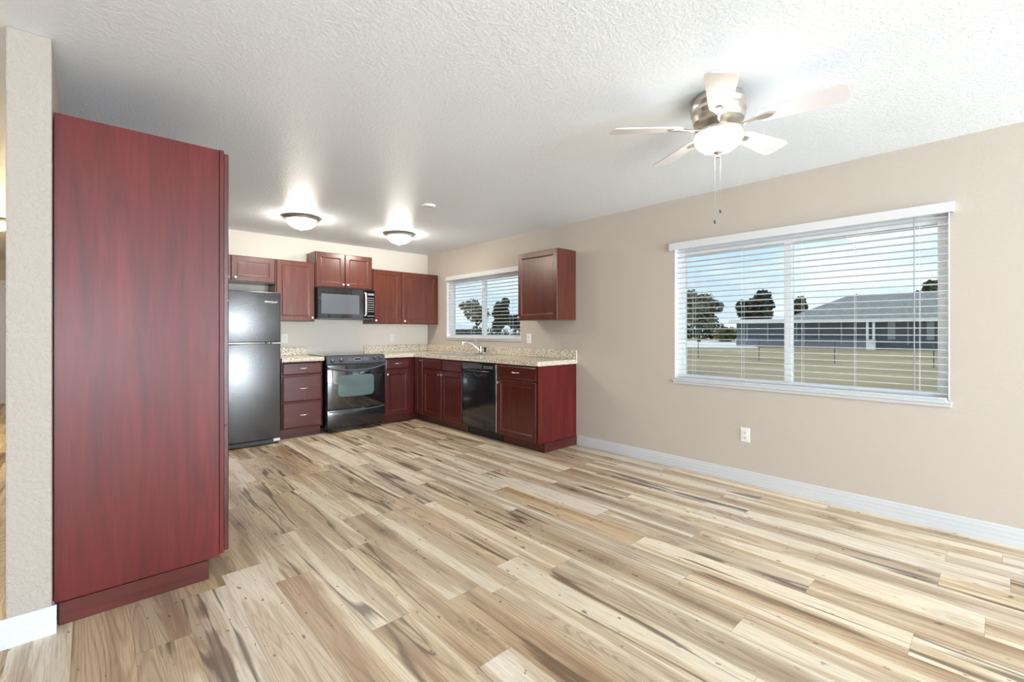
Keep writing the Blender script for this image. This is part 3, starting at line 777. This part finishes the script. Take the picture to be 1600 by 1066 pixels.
dr = obj('storage_drawer', B(RX0 + 0.004, RX1 - 0.004, RY - 0.008, RY + 0.028, 0.070, 0.276, bev=0.006, seg=2), M['black'], t, smooth=35)
pts = bez((RX0 + 0.02, RY - 0.014, 0.262), (RX0 + 0.25, RY - 0.022, 0.240), (RX1 - 0.25, RY - 0.022, 0.250), (RX1 - 0.02, RY - 0.014, 0.274), 12)
obj('drawer_lip', T_(pts, 0.007, 8), M['panel_grey'], dr, smooth=60)
for xx in (RX0 + 0.05, RX1 - 0.05):
    for yy in (RY + 0.07, YB - 0.1):
        obj('foot', L((xx, yy, 0), (0, 0, 1), [(0.018, 0), (0.018, 0.010), (0.009, 0.012), (0.009, 0.0545)], 12), M['rubber'], t)

# ------------------------------------------------------------------ microwave
MX0, MX1, MY = 2.084, 2.846, 5.800
t = thing('microwave', 'black over-the-range microwave with a pale vertical handle', 'microwave', ((MX0 + MX1) / 2, 6.0, 1.395))
obj('body', B(MX0, MX1, MY + 0.022, YB - 0.002, 1.396, 1.794, bev=0.002), M['black_matte'], t)
md = obj('door', B(MX0, 2.728, MY, MY + 0.020, 1.412, 1.790, bev=0.004), M['black_glass'], t)
obj('window', B(2.130, 2.625, MY - 0.0015, MY - 0.0002, 1.462, 1.715), M['micro_glass'], md)
obj('handle', T_([(2.704, MY - 0.001, 1.450), (2.704, MY - 0.030, 1.458), (2.704, MY - 0.034, 1.600), (2.704, MY - 0.030, 1.742), (2.704, MY - 0.001, 1.750)], 0.011, 10), M['white_plastic'], md, smooth=60)
kp = obj('control_panel', B(2.732, MX1, MY, MY + 0.020, 1.412, 1.790, bev=0.004), M['black_glass'], t)
bm = bmesh.new()
for r_ in range(9):
    for k in range(4):
        if r_ in (1,) : continue
        box(bm, 2.745 + k * 0.024, 2.756 + k * 0.024, MY - 0.0012, MY - 0.0002, 1.440 + r_ * 0.030, 1.450 + r_ * 0.030)
obj('keypad_markings', bm, M['marking'], kp)['kind'] = 'stuff'
obj('clock_display', B(2.745, 2.832, MY - 0.0012, MY - 0.0002, 1.722, 1.748), M['display'], kp)
obj('vent_grille', B(MX0 + 0.02, MX1 - 0.02, MY + 0.004, MY + 0.021, 1.397, 1.410), M['panel_grey'], t)

# ------------------------------------------------------------------ dishwasher
DY0, DY1, DXF = 3.818, 4.424, 3.296
t = thing('dishwasher', 'black built-in dishwasher between sink cabinet and end cabinet', 'dishwasher', (3.6, (DY0 + DY1) / 2, 0))
obj('tub', B(DXF + 0.03, XR - 0.03, DY0 + 0.006, DY1 - 0.006, 0.105, 0.878), M['black_matte'], t)
dd = obj('door', B(DXF, DXF + 0.028, DY0, DY1, 0.118, 0.758, bev=0.005, seg=2), M['black'], t, smooth=35)
dc = obj('control_panel', B(DXF - 0.006, DXF + 0.028, DY0, DY1, 0.762, 0.872, bev=0.006, seg=2), M['black'], t, smooth=35)
obj('grey_strip', B(DXF - 0.0075, DXF - 0.0062, 4.05, DY1 - 0.012, 0.806, 0.858), M['panel_grey'], dc)
obj('handle', T_([(DXF - 0.007, DY1 - 0.10, 0.782), (DXF - 0.018, DY1 - 0.11, 0.782), (DXF - 0.020, 4.12, 0.779), (DXF - 0.018, DY0 + 0.11, 0.782), (DXF - 0.007, DY0 + 0.10, 0.782)], 0.006, 8), M['panel_grey'], dc, smooth=60)
bm = bmesh.new()
for k in range(6):
    for r_ in (0, 1): box(bm, DXF - 0.0075, DXF - 0.0062, 3.86 + k * 0.028, 3.872 + k * 0.028, 0.818 + r_ * 0.018, 0.824 + r_ * 0.018)
obj('button_markings', bm, M['marking'], dc)
obj('grip_recess', T_(bez((DXF - 0.002, 4.20, 0.752), (DXF - 0.006, 4.16, 0.715), (DXF - 0.006, 4.08, 0.715), (DXF - 0.002, 4.04, 0.752), 10), 0.005, 8), M['panel_grey'], dd, smooth=60)
obj('edge_strip', B(3.8035, 3.8165, 0, 0, 0, 0) if False else B(DXF + 0.004, DXF + 0.026, 3.804, 3.8165, 0.118, 0.872, bev=0.002), M['steel'], t)
obj('toe_panel', B(3.40, 3.42, DY0, DY1, 0.0, 0.104), M['black_matte'], t)

# ------------------------------------------------------------------ wall outlets
def outlet(face, plane, a, z, label, plate='outlet'):
    loc = frame_pt(face, plane, a, z)
    t_ = thing('wall_outlet', label, 'outlet', loc)
    bm = bmesh.new(); profiled(bm, face, plane, a - 0.036, a + 0.036, z - 0.058, z + 0.058, 0.006, [(0, 0.003), (0.003, 0.0005), (0.006, 0)])
    pl_ = obj('cover_plate', bm, M['white_plastic'], t_)
    s_ = -1 if face != 'pantry' else 1
    if plate == 'outlet':
        for dz in (-0.021, 0.021):
            bm = bmesh.new(); profiled(bm, face, plane + s_ * 0.006, a - 0.017, a + 0.017, z + dz - 0.014, z + dz + 0.014, 0.002, [(0, 0.001), (0.002, 0)])
            so = obj('socket', bm, M['white_plastic'], t_)
            bm = bmesh.new()
            for da in (-0.007, 0.007):
                profiled(bm, face, plane + s_ * 0.008, a + da - 0.0014, a + da + 0.0014, z + dz - 0.002, z + dz + 0.008, 0.0004, [(0, 0)])
            profiled(bm, face, plane + s_ * 0.008, a - 0.003, a + 0.003, z + dz - 0.010, z + dz - 0.005, 0.0004, [(0, 0)])
            obj('slots', bm, M['dark'], so)
    else:
        bm = bmesh.new(); profiled(bm, face, plane + s_ * 0.006, a - 0.016, a + 0.016, z - 0.033, z + 0.033, 0.004, [(0, 0.001), (0.003, 0)])
        obj('rocker', bm, M['white_plastic'], t_)
        bm = bmesh.new(); profiled(bm, face, plane + s_ * 0.006, a - 0.018, a + 0.018, z - 0.035, z + 0.035, 0.0006, [(0, 0)])
        obj('rocker_rim', bm, M['marking'], t_)
    return t_
outlet('right', XR, 1.425, 0.395, 'white outlet low on the beige wall beneath the big window')
outlet('right', XR, 3.915, 1.150, 'white outlet below and left of the lone wall cabinet')
outlet('back', YB, 1.812, 1.150, 'white outlet beside the refrigerator above the short countertop')
outlet('back', YB, 3.305, 1.142, 'white outlet under the corner wall cabinets right of the range', 'rocker')

# ------------------------------------------------------------------ ceiling lights
def dome(x, y, label, m, group=None):
    t_ = thing('ceiling_light', label, 'ceiling light', (x, y, ZC), group)
    obj('pan', L((x, y, ZC - 0.0005), (0, 0, -1), [(0.150, 0), (0.175, 0.006), (0.182, 0.014), (0.176, 0.022), (0.165, 0.026), (0.160, 0.036), (0.148, 0.040), (0.140, 0.040)], 48, cap1=False), M['nickel'], t_, smooth=40)
    obj('glass_bowl', L((x, y, ZC - 0.040), (0, 0, -1), [(0.146, 0), (0.144, 0.012), (0.132, 0.032), (0.108, 0.055), (0.074, 0.073), (0.038, 0.083), (0.012, 0.086), (0, 0.086)], 48, cap0=False), m, t_, smooth=80)
    obj('finial', L((x, y, ZC - 0.126), (0, 0, -1), [(0.010, -0.004), (0.011, 0.004), (0.006, 0.009), (0.007, 0.014), (0, 0.018)], 14), M['nickel'], t_, smooth=60)
    return t_
dome(1.640, 5.02, 'lit dome ceiling light nearer the refrigerator', M['lamp_glass'])
dome(2.800, 5.05, 'lit dome ceiling light nearer the small window', M['lamp_glass'])
dome(-0.76, 7.35, 'lit dome ceiling light in the hallway beyond the partition', M['hall_glass'])

# ------------------------------------------------------------------ ceiling fan
FXc, FYc, BZ = 2.365, 0.990, 2.285
t = thing('ceiling_fan', 'flush-mounted five-blade ceiling fan with lit glass bowl', 'ceiling fan', (FXc, FYc, ZC))
obj('motor_housing', L((FXc, FYc, ZC - 0.0005), (0, 0, -1), [(0.112, 0), (0.118, 0.012), (0.118, 0.020), (0.126, 0.026), (0.130, 0.040), (0.122, 0.052), (0.120, 0.060), (0.130, 0.066), (0.132, 0.082), (0.124, 0.092), (0.120, 0.100), (0.126, 0.106), (0.120, 0.128), (0.100, 0.140), (0.070, 0.144), (0.060, 0.150)], 48), M['nickel'], t, smooth=35)
obj('light_fitter', L((FXc, FYc, ZC - 0.151), (0, 0, -1), [(0.058, 0), (0.058, 0.020), (0.110, 0.026), (0.118, 0.032), (0.118, 0.044), (0.112, 0.046)], 48), M['nickel'], t, smooth=35)
gb = obj('glass_bowl', L((FXc, FYc, ZC - 0.198), (0, 0, -1), [(0.112, 0), (0.116, 0.010), (0.113, 0.026), (0.100, 0.048), (0.076, 0.068), (0.046, 0.080), (0.018, 0.084), (0, 0.084)], 48, cap0=False), M['fan_glass'], t, smooth=80)
obj('finial', L((FXc, FYc, ZC - 0.281), (0, 0, -1), [(0.024, 0), (0.022, 0.006), (0.012, 0.010), (0.009, 0.020), (0.011, 0.024), (0.006, 0.030), (0, 0.031)], 20), M['nickel'], gb, smooth=60)
# pull chains
for (dx, dy, ln, m_) in ((-0.012, 0.012, 0.325, 'nickel'), (0.012, -0.006, 0.270, 'nickel')):
    bm = bmesh.new(); x, y = FXc + dx, FYc + dy; z0 = ZC - 0.300
    tube(bm, [(x, y, z0), (x, y, z0 - ln)], 0.0008, 6)
    for k in range(int(ln / 0.012)):
        bmesh.ops.create_icosphere(bm, subdivisions=1, radius=0.0016, matrix=Matrix.Translation((x, y, z0 - 0.006 - 0.012 * k)))
    ch = obj('pull_chain', bm, M['chain'], t, smooth=180)
    obj('pull_fob', L((x, y, z0 - ln), (0, 0, -1), [(0.002, 0), (0.006, 0.006), (0.007, 0.014), (0.004, 0.022), (0, 0.024)], 12), M['panel_grey'], ch, smooth=60)
pitch_ = math.radians(12)
for k in range(5):
    a = math.radians(204 + 72 * k)
    ra = Vector((math.cos(a), math.sin(a), 0)); tg = Vector((-math.sin(a), math.cos(a), 0))
    # counter-clockwise side lower, clockwise side higher
    tv = tg * math.cos(pitch_) - UP * math.sin(pitch_); nv = ra.cross(tv)
    c0 = Vector((FXc, FYc, BZ))
    outline = []
    r0_, r1_, w0, w1 = 0.175, 0.545, 0.046, 0.068
    side = []
    for j in range(5): side.append((r0_ + 0.012 * math.sin(j / 4 * PI / 2) + 0.0, 0)) if False else None
    pts = [(r0_ + 0.010, -w0 * 0.55), (r0_, -w0 * 0.25), (r0_, w0 * 0.25), (r0_ + 0.010, w0 * 0.55), (r0_ + 0.03, w0 * 0.92), (r0_ + 0.07, w0 * 1.05)]
    rc = 0.035
    for j in range(6):
        b = PI / 2 - j * PI / 10; pts.append((r1_ - rc + rc * math.cos(b), w1 - rc + rc * math.sin(b)))
    for j in range(6):
        b = -j * PI / 10; pts.append((r1_ - rc + rc * math.cos(b), -w1 + rc + rc * math.sin(b)))
    pts += [(r0_ + 0.07, -w0 * 1.05), (r0_ + 0.03, -w0 * 0.92)]
    bm = bmesh.new(); A_, B_ = [], []
    for r_, w_ in pts:
        p = c0 + ra * r_ + tv * w_
        A_.append(bm.verts.new(p + nv * 0.003)); B_.append(bm.verts.new(p - nv * 0.003))
    n = len(pts)
    for j in range(n): bm.faces.new([A_[j], A_[(j + 1) % n], B_[(j + 1) % n], B_[j]])
    bm.faces.new(A_[::-1]); bm.faces.new(B_)
    bl = obj('blade', bm, M['blade'], t)
    bm = bmesh.new()
    dn = -nv if nv.z > 0 else nv
    base = c0 + dn * 0.004
    tube(bm, [c0 + ra * 0.085 - UP * 0.010, c0 + ra * 0.125 - UP * 0.014, base + ra * 0.165 + dn * 0.004, base + ra * 0.19 + dn * 0.003], [0.009, 0.008, 0.008, 0.008], 8)
    # paddle under the blade root
    A_, B_ = [], []
    for j in range(14):
        b = 2 * PI * j / 14; p = base + ra * (0.212 + 0.038 * math.cos(b)) + tv * (0.020 * math.sin(b))
        A_.append(bm.verts.new(p)); B_.append(bm.verts.new(p + dn * 0.006))
    for j in range(14): bm.faces.new([A_[j], A_[(j + 1) % 14], B_[(j + 1) % 14], B_[j]])
    bm.faces.new(A_[::-1]); bm.faces.new(B_)
    obj('blade_iron', bm, M['nickel'], bl, smooth=50)

# ------------------------------------------------------------------ outside
ZG = -0.40
CY, SYW = math.cos(math.radians(42.9)), math.sin(math.radians(42.9))
def at(px, d, z=ZG):
    u_ = (px - 800) / 711.1
    return Vector((d * (SYW + u_ * CY), d * (CY - u_ * SYW), z))
def ground_material():
    m = mat('dry_winter_grass', (0.3, 0.26, 0.18, 1), 0.9, spec=0.1); t = NT(m); p = t.pos()
    a = t.noise(p, 0.16, 4, 0.6); b = t.noise(p, 2.5, 4, 0.7); c = t.noise(p, 25, 3, 0.7)
    col = t.ramp(a, [(0.35, S(140, 128, 102)), (0.52, S(166, 150, 120)), (0.68, S(188, 170, 138))])
    col = t.mix(t.ramp(b, [(0.4, G(0)), (0.7, G(0.5))]), col, S(136, 122, 92))
    col = t.mix(t.ramp(c, [(0.45, G(0)), (0.7, G(0.45))]), col, S(96, 88, 64))
    t.link(col, t.p.inputs['Base Color']); return m
M['grass'] = ground_material()
M['sand'] = mat('pale_concrete_road', (0.72, 0.70, 0.66, 1), 0.9)
M['shingle'] = mat('grey_roof_shingle', (0.20, 0.195, 0.21, 1), 0.85)
tt = NT(M['shingle']); tt.link(tt.ramp(tt.noise(tt.pos(), 3, 4, 0.6), [(0.3, G(0.16)), (0.7, G(0.26))]), tt.p.inputs['Base Color'])
M['house_dark'] = mat('dark_house_wall', (0.10, 0.12, 0.14, 1), 0.8)
M['house_grey'] = mat('grey_stucco', (0.34, 0.35, 0.36, 1), 0.8)
M['house_base'] = mat('blue_grey_stucco', (0.17, 0.19, 0.22, 1), 0.8)
M['house_white'] = mat('white_stucco', (0.80, 0.80, 0.78, 1), 0.8)
M['house_pane'] = mat('dark_pane', (0.03, 0.04, 0.05, 1), 0.1)
M['bark'] = mat('tree_bark', (0.10, 0.08, 0.06, 1), 0.9)
def leaf_mat(name, a, b):
    m = mat(name, a, 0.8, spec=0.2); t = NT(m)
    t.link(t.ramp(t.noise(t.pos(), 1.2, 3, 0.6), [(0.35, a), (0.65, b)]), t.p.inputs['Base Color']); return m
M['leaf'] = leaf_mat('dark_green_foliage', (0.040, 0.050, 0.030, 1), (0.095, 0.105, 0.065, 1))
M['leaf2'] = leaf_mat('olive_foliage', (0.16, 0.165, 0.11, 1), (0.32, 0.30, 0.20, 1))
M['hedge'] = leaf_mat('yellow_green_shrub', (0.20, 0.19, 0.06, 1), (0.30, 0.26, 0.10, 1))
struct('ground', B(X2 + 0.02, 260, -160, 260, ZG - 0.3, ZG), M['grass'])
bm = bmesh.new()
q = [at(1000, 47), at(1187, 44), at(1150, 80), at(1000, 80)]
lo = [bm.verts.new(p + UP * 0.002) for p in q]; hi = [bm.verts.new(p + UP * 0.03) for p in q]
for k in range(4): bm.faces.new([lo[k], lo[(k + 1) % 4], hi[(k + 1) % 4], hi[k]])
bm.faces.new(hi); bm.faces.new(lo[::-1])
struct('road', bm, M['sand'])

# neighbouring house: long hip roof, dark screened wall
HX = 51.5
t = thing('neighbor_house', 'long low house with grey hip roof beyond the big window', 'house', (HX + 4, 8, ZG))
HY0, HY1 = -6.0, 19.6
obj('walls', B(HX, HX + 9, HY0, HY1, ZG, 2.2), M['house_dark'], t)
def hip(bm, x0, x1, y0, y1, z0, z1, ov=0.6, run=4.5):
    x0 -= ov; x1 += ov; y0 -= ov; y1 += ov; xm = (x0 + x1) / 2
    a = [bm.verts.new(p) for p in ((x0, y0, z0), (x1, y0, z0), (x1, y1, z0), (x0, y1, z0))]
    r_ = [bm.verts.new((xm, y0 + run, z1)), bm.verts.new((xm, y1 - run, z1))]
    bm.faces.new([a[0], a[3], r_[1], r_[0]]); bm.faces.new([a[1], a[0], r_[0]]); bm.faces.new([a[2], a[1], r_[0], r_[1]]); bm.faces.new([a[3], a[2], r_[1]])
    bm.faces.new(a[::-1])
bm = bmesh.new(); hip(bm, HX, HX + 9, HY0, HY1 - 5, 2.35, 4.75); obj('roof', bm, M['shingle'], t)
bm = bmesh.new(); box(bm, HX - 0.7, HX + 9.7, HY0 - 0.6, HY1 + 0.6, 2.15, 2.35); obj('fascia', bm, M['house_white'], t)
bm = bmesh.new(); box(bm, HX - 0.66, HX + 9.6, HY1 - 5.5, HY1 + 0.5, 2.36, 2.48); obj('porch_roof', bm, M['house_white'], t)
for (pa, pb) in ((1387, 1399), (1448, 1460)):
    ya = at(pa, 1).y / at(pa, 1).x * HX; yb_ = at(pb, 1).y / at(pb, 1).x * HX
    obj('wall_pier', B(HX - 0.05, HX, min(ya, yb_), max(ya, yb_), ZG + 0.9, 2.15), M['house_grey'], t)
for pa in (1168, 1200, 1245, 1280, 1315, 1419):
    ya = at(pa, 1).y / at(pa, 1).x * HX
    obj('screen_post', B(HX - 0.1, HX, ya - 0.06, ya + 0.06, ZG + 0.5, 2.15), M['house_grey'], t)
ya = at(1355, 1).y / at(1355, 1).x * HX; yb_ = at(1369, 1).y / at(1369, 1).x * HX
obj('white_door', B(HX - 0.5, HX - 0.02, yb_, ya, ZG, 0.5), M['house_white'], t)
for yy in (ya - 0.1, ya - 0.55): obj('porch_post', B(HX - 0.62, HX - 0.5, yy - 0.09, yy + 0.09, 0.5, 2.14), M['house_white'], t)
obj('base_panel', B(HX - 0.08, HX - 0.01, 8.0, HY1, ZG, ZG + 0.95), M['house_base'], t)

p = at(1144, 88)
t = thing('white_house', 'small bright white house far left through the big window', 'house', p)
bm = bmesh.new(); box(bm, p.x - 1.6, p.x + 4, p.y - 1.8, p.y + 1.8, ZG, 1.9); obj('walls', bm, M['house_white'], t)
bm = bmesh.new(); hip(bm, p.x - 1.6, p.x + 4, p.y - 1.8, p.y + 1.8, 1.9, 3.1, 0.3, 2.0); obj('roof', bm, M['house_white'], t)
p = at(700, 78)
t = thing('far_house', 'dark roofed house far beyond the small window', 'house', p)
bm = bmesh.new(); box(bm, p.x - 5, p.x + 5, p.y - 3, p.y + 3, ZG, 1.6); obj('walls', bm, M['house_dark'], t)
bm = bmesh.new(); hip(bm, p.x - 5, p.x + 5, p.y - 3, p.y + 3, 1.6, 2.9, 0.4, 3); obj('roof', bm, M['house_white'], t)

def leaves(bm, c, rx, rz, n, s, rnd):
    for _ in range(n):
        while True:
            v = Vector((rnd.uniform(-1, 1), rnd.uniform(-1, 1), rnd.uniform(-1, 1)))
            if 0.25 < v.length < 1: break
        p_ = c + Vector((v.x * rx, v.y * rx, v.z * rz))
        a = Vector((rnd.gauss(0, 1), rnd.gauss(0, 1), rnd.gauss(0, 1))).normalized(); b = a.orthogonal().normalized()
        w_ = s * rnd.uniform(0.5, 1.2); h_ = s * rnd.uniform(0.5, 1.2); cc = a.cross(b)
        vs = [bm.verts.new(p_ + b * w_ * x_ + cc * h_ * y_) for x_, y_ in ((-1, -0.3), (0, -1), (1, 0), (0.2, 1), (-0.8, 0.6))]
        bm.faces.new(vs)
def tree(px, d, py_top, py_bot, wpx, label, m='leaf', dens=1.0, seed=1, group='trees beyond the yard'):
    rnd = random.Random(seed); base = at(px, d)
    k = d / 711.1; ztop = 1.24 + (517.7 - py_top) * k; zb = 1.24 + (517.7 - py_bot) * k; rx = wpx * k / 2
    t_ = thing('tree', label, 'tree', base, group)
    H = ztop - ZG; cz = (ztop + zb) / 2; rz = (ztop - zb) / 2
    bm = bmesh.new(); tube(bm, [base, base + UP * (zb - ZG) * 0.6, base + Vector((0.1, 0.1, cz - ZG))], [H * 0.035, H * 0.026, H * 0.012], 8)
    for _ in range(7):
        a = rnd.uniform(0, 2 * PI); z_ = rnd.uniform(0.5, 0.9) * (cz - ZG)
        s_ = base + UP * z_; e_ = s_ + Vector((math.cos(a) * rx * 0.7, math.sin(a) * rx * 0.7, rz * rnd.uniform(0.3, 0.9)))
        tube(bm, [s_, (s_ + e_) / 2 + UP * 0.2, e_], [H * 0.012, H * 0.008, H * 0.003], 6)
    obj('trunk', bm, M['bark'], t_)
    bm = bmesh.new(); n = int(11 * dens)
    c = Vector((base.x, base.y, cz))
    leaves(bm, c, rx * 0.62, rz * 0.62, int(500 * dens), k * 3.0, rnd)
    for j in range(n):
        a = rnd.uniform(0, 2 * PI); rr = rnd.uniform(0.35, 0.72); zz = rnd.uniform(-0.75, 0.7)
        f_ = math.sqrt(max(0.05, 1 - zz * zz))
        leaves(bm, c + Vector((math.cos(a) * rx * rr * f_, math.sin(a) * rx * rr * f_, zz * rz)), rx * 0.34, rz * 0.30, int(130 * dens), k * 2.6, rnd)
    obj('foliage', bm, M[m], t_)
    return t_
TL = [
 (1092, 70, 448, 518, 76, 'broad olive tree at the left end of the big window view', 'leaf2', 1.3),
 (1182, 62, 452, 520, 56, 'dark round tree just left of the window mullion', 'leaf', 1.6),
 (1250, 75, 456, 512, 34, 'dark tree just right of the window mullion', 'leaf', 1.0),
 (1352, 95, 458, 500, 70, 'thin bare tree tops behind the grey roof', 'leaf2', 0.35),
 (1468, 80, 430, 500, 66, 'dark tree rising behind the right end of the grey roof', 'leaf', 1.5),
 (781, 48, 463, 516, 34, 'dark tree in the middle of the small window view', 'leaf', 1.1),
 (745, 60, 466, 512, 60, 'pale thin tree at the left of the small window view', 'leaf2', 0.5),
 (806, 60, 488, 516, 40, 'low dark tree at the right of the small window view', 'leaf', 0.8),
]
for i, a in enumerate(TL):
    tree(a[0], a[1], a[2], a[3], a[4], a[5], a[6], a[7], seed=20 + i)
def shrub_row(px0, px1, d, py_top, label, m, seed, name='hedge'):
    rnd = random.Random(seed); bm = bmesh.new(); k = d / 711.1; zt = 1.24 + (517.7 - py_top) * k
    p0, p1 = at(px0, d), at(px1, d); n = max(3, int((p1 - p0).length / (0.7 * (zt - ZG))))
    for j in range(n + 1):
        c = p0.lerp(p1, j / n); h_ = (zt - ZG) * rnd.uniform(0.75, 1.0)
        leaves(bm, c + UP * h_ * 0.5, h_ * 0.62, h_ * 0.5, 260, k * 2.2, rnd)
    o_ = obj(name, bm, M[m], origin=(p0 + p1) / 2); tag(o_, label, 'hedge'); return o_
shrub_row(1060, 1118, 84, 500, 'dark hedge behind the pale road through the big window', 'leaf', 3)
shrub_row(1128, 1140, 72, 508, 'small yellow-green bush beside the white house', 'hedge', 4, 'shrub')
shrub_row(690, 830, 42, 506, 'long dark hedge across the small window view', 'leaf', 5)
# wire fence posts in the yard
fence = thing('wire_fence', 'low wire fence with thin dark posts crossing the dry yard', 'fence', at(1190, 28))
posts = [at(1010, 31), at(1091, 27.6), at(1186, 25.4), at(1304, 23), at(1459, 20.3)]
for p in posts:
    obj('post', L(p, UP, [(0.022, 0), (0.022, 1.08), (0.0, 1.10)], 8), M['house_dark'], fence)
fp0, fp1 = posts[0], posts[-1]
bm = bmesh.new()
for z_ in (0.35, 0.75, 1.05): tube(bm, [p + UP * z_ for p in posts], 0.002, 4)
obj('wires', bm, M['house_dark'], fence)

# phrases shared by things of one kind
GROUPS = {'wall_cabinet': 'cherry wall cabinets of the kitchen', 'base_cabinet': 'cherry base cabinets of the kitchen',
          'countertop': 'granite-look countertops', 'wall_outlet': 'white wall outlets', 'ceiling_light': 'dome ceiling lights',
          'window_blind': 'white slatted window blinds'}
for o_ in sc.objects:
    base = o_.name.split('.')[0]
    if o_.parent is None and base in GROUPS: o_['group'] = GROUPS[base]
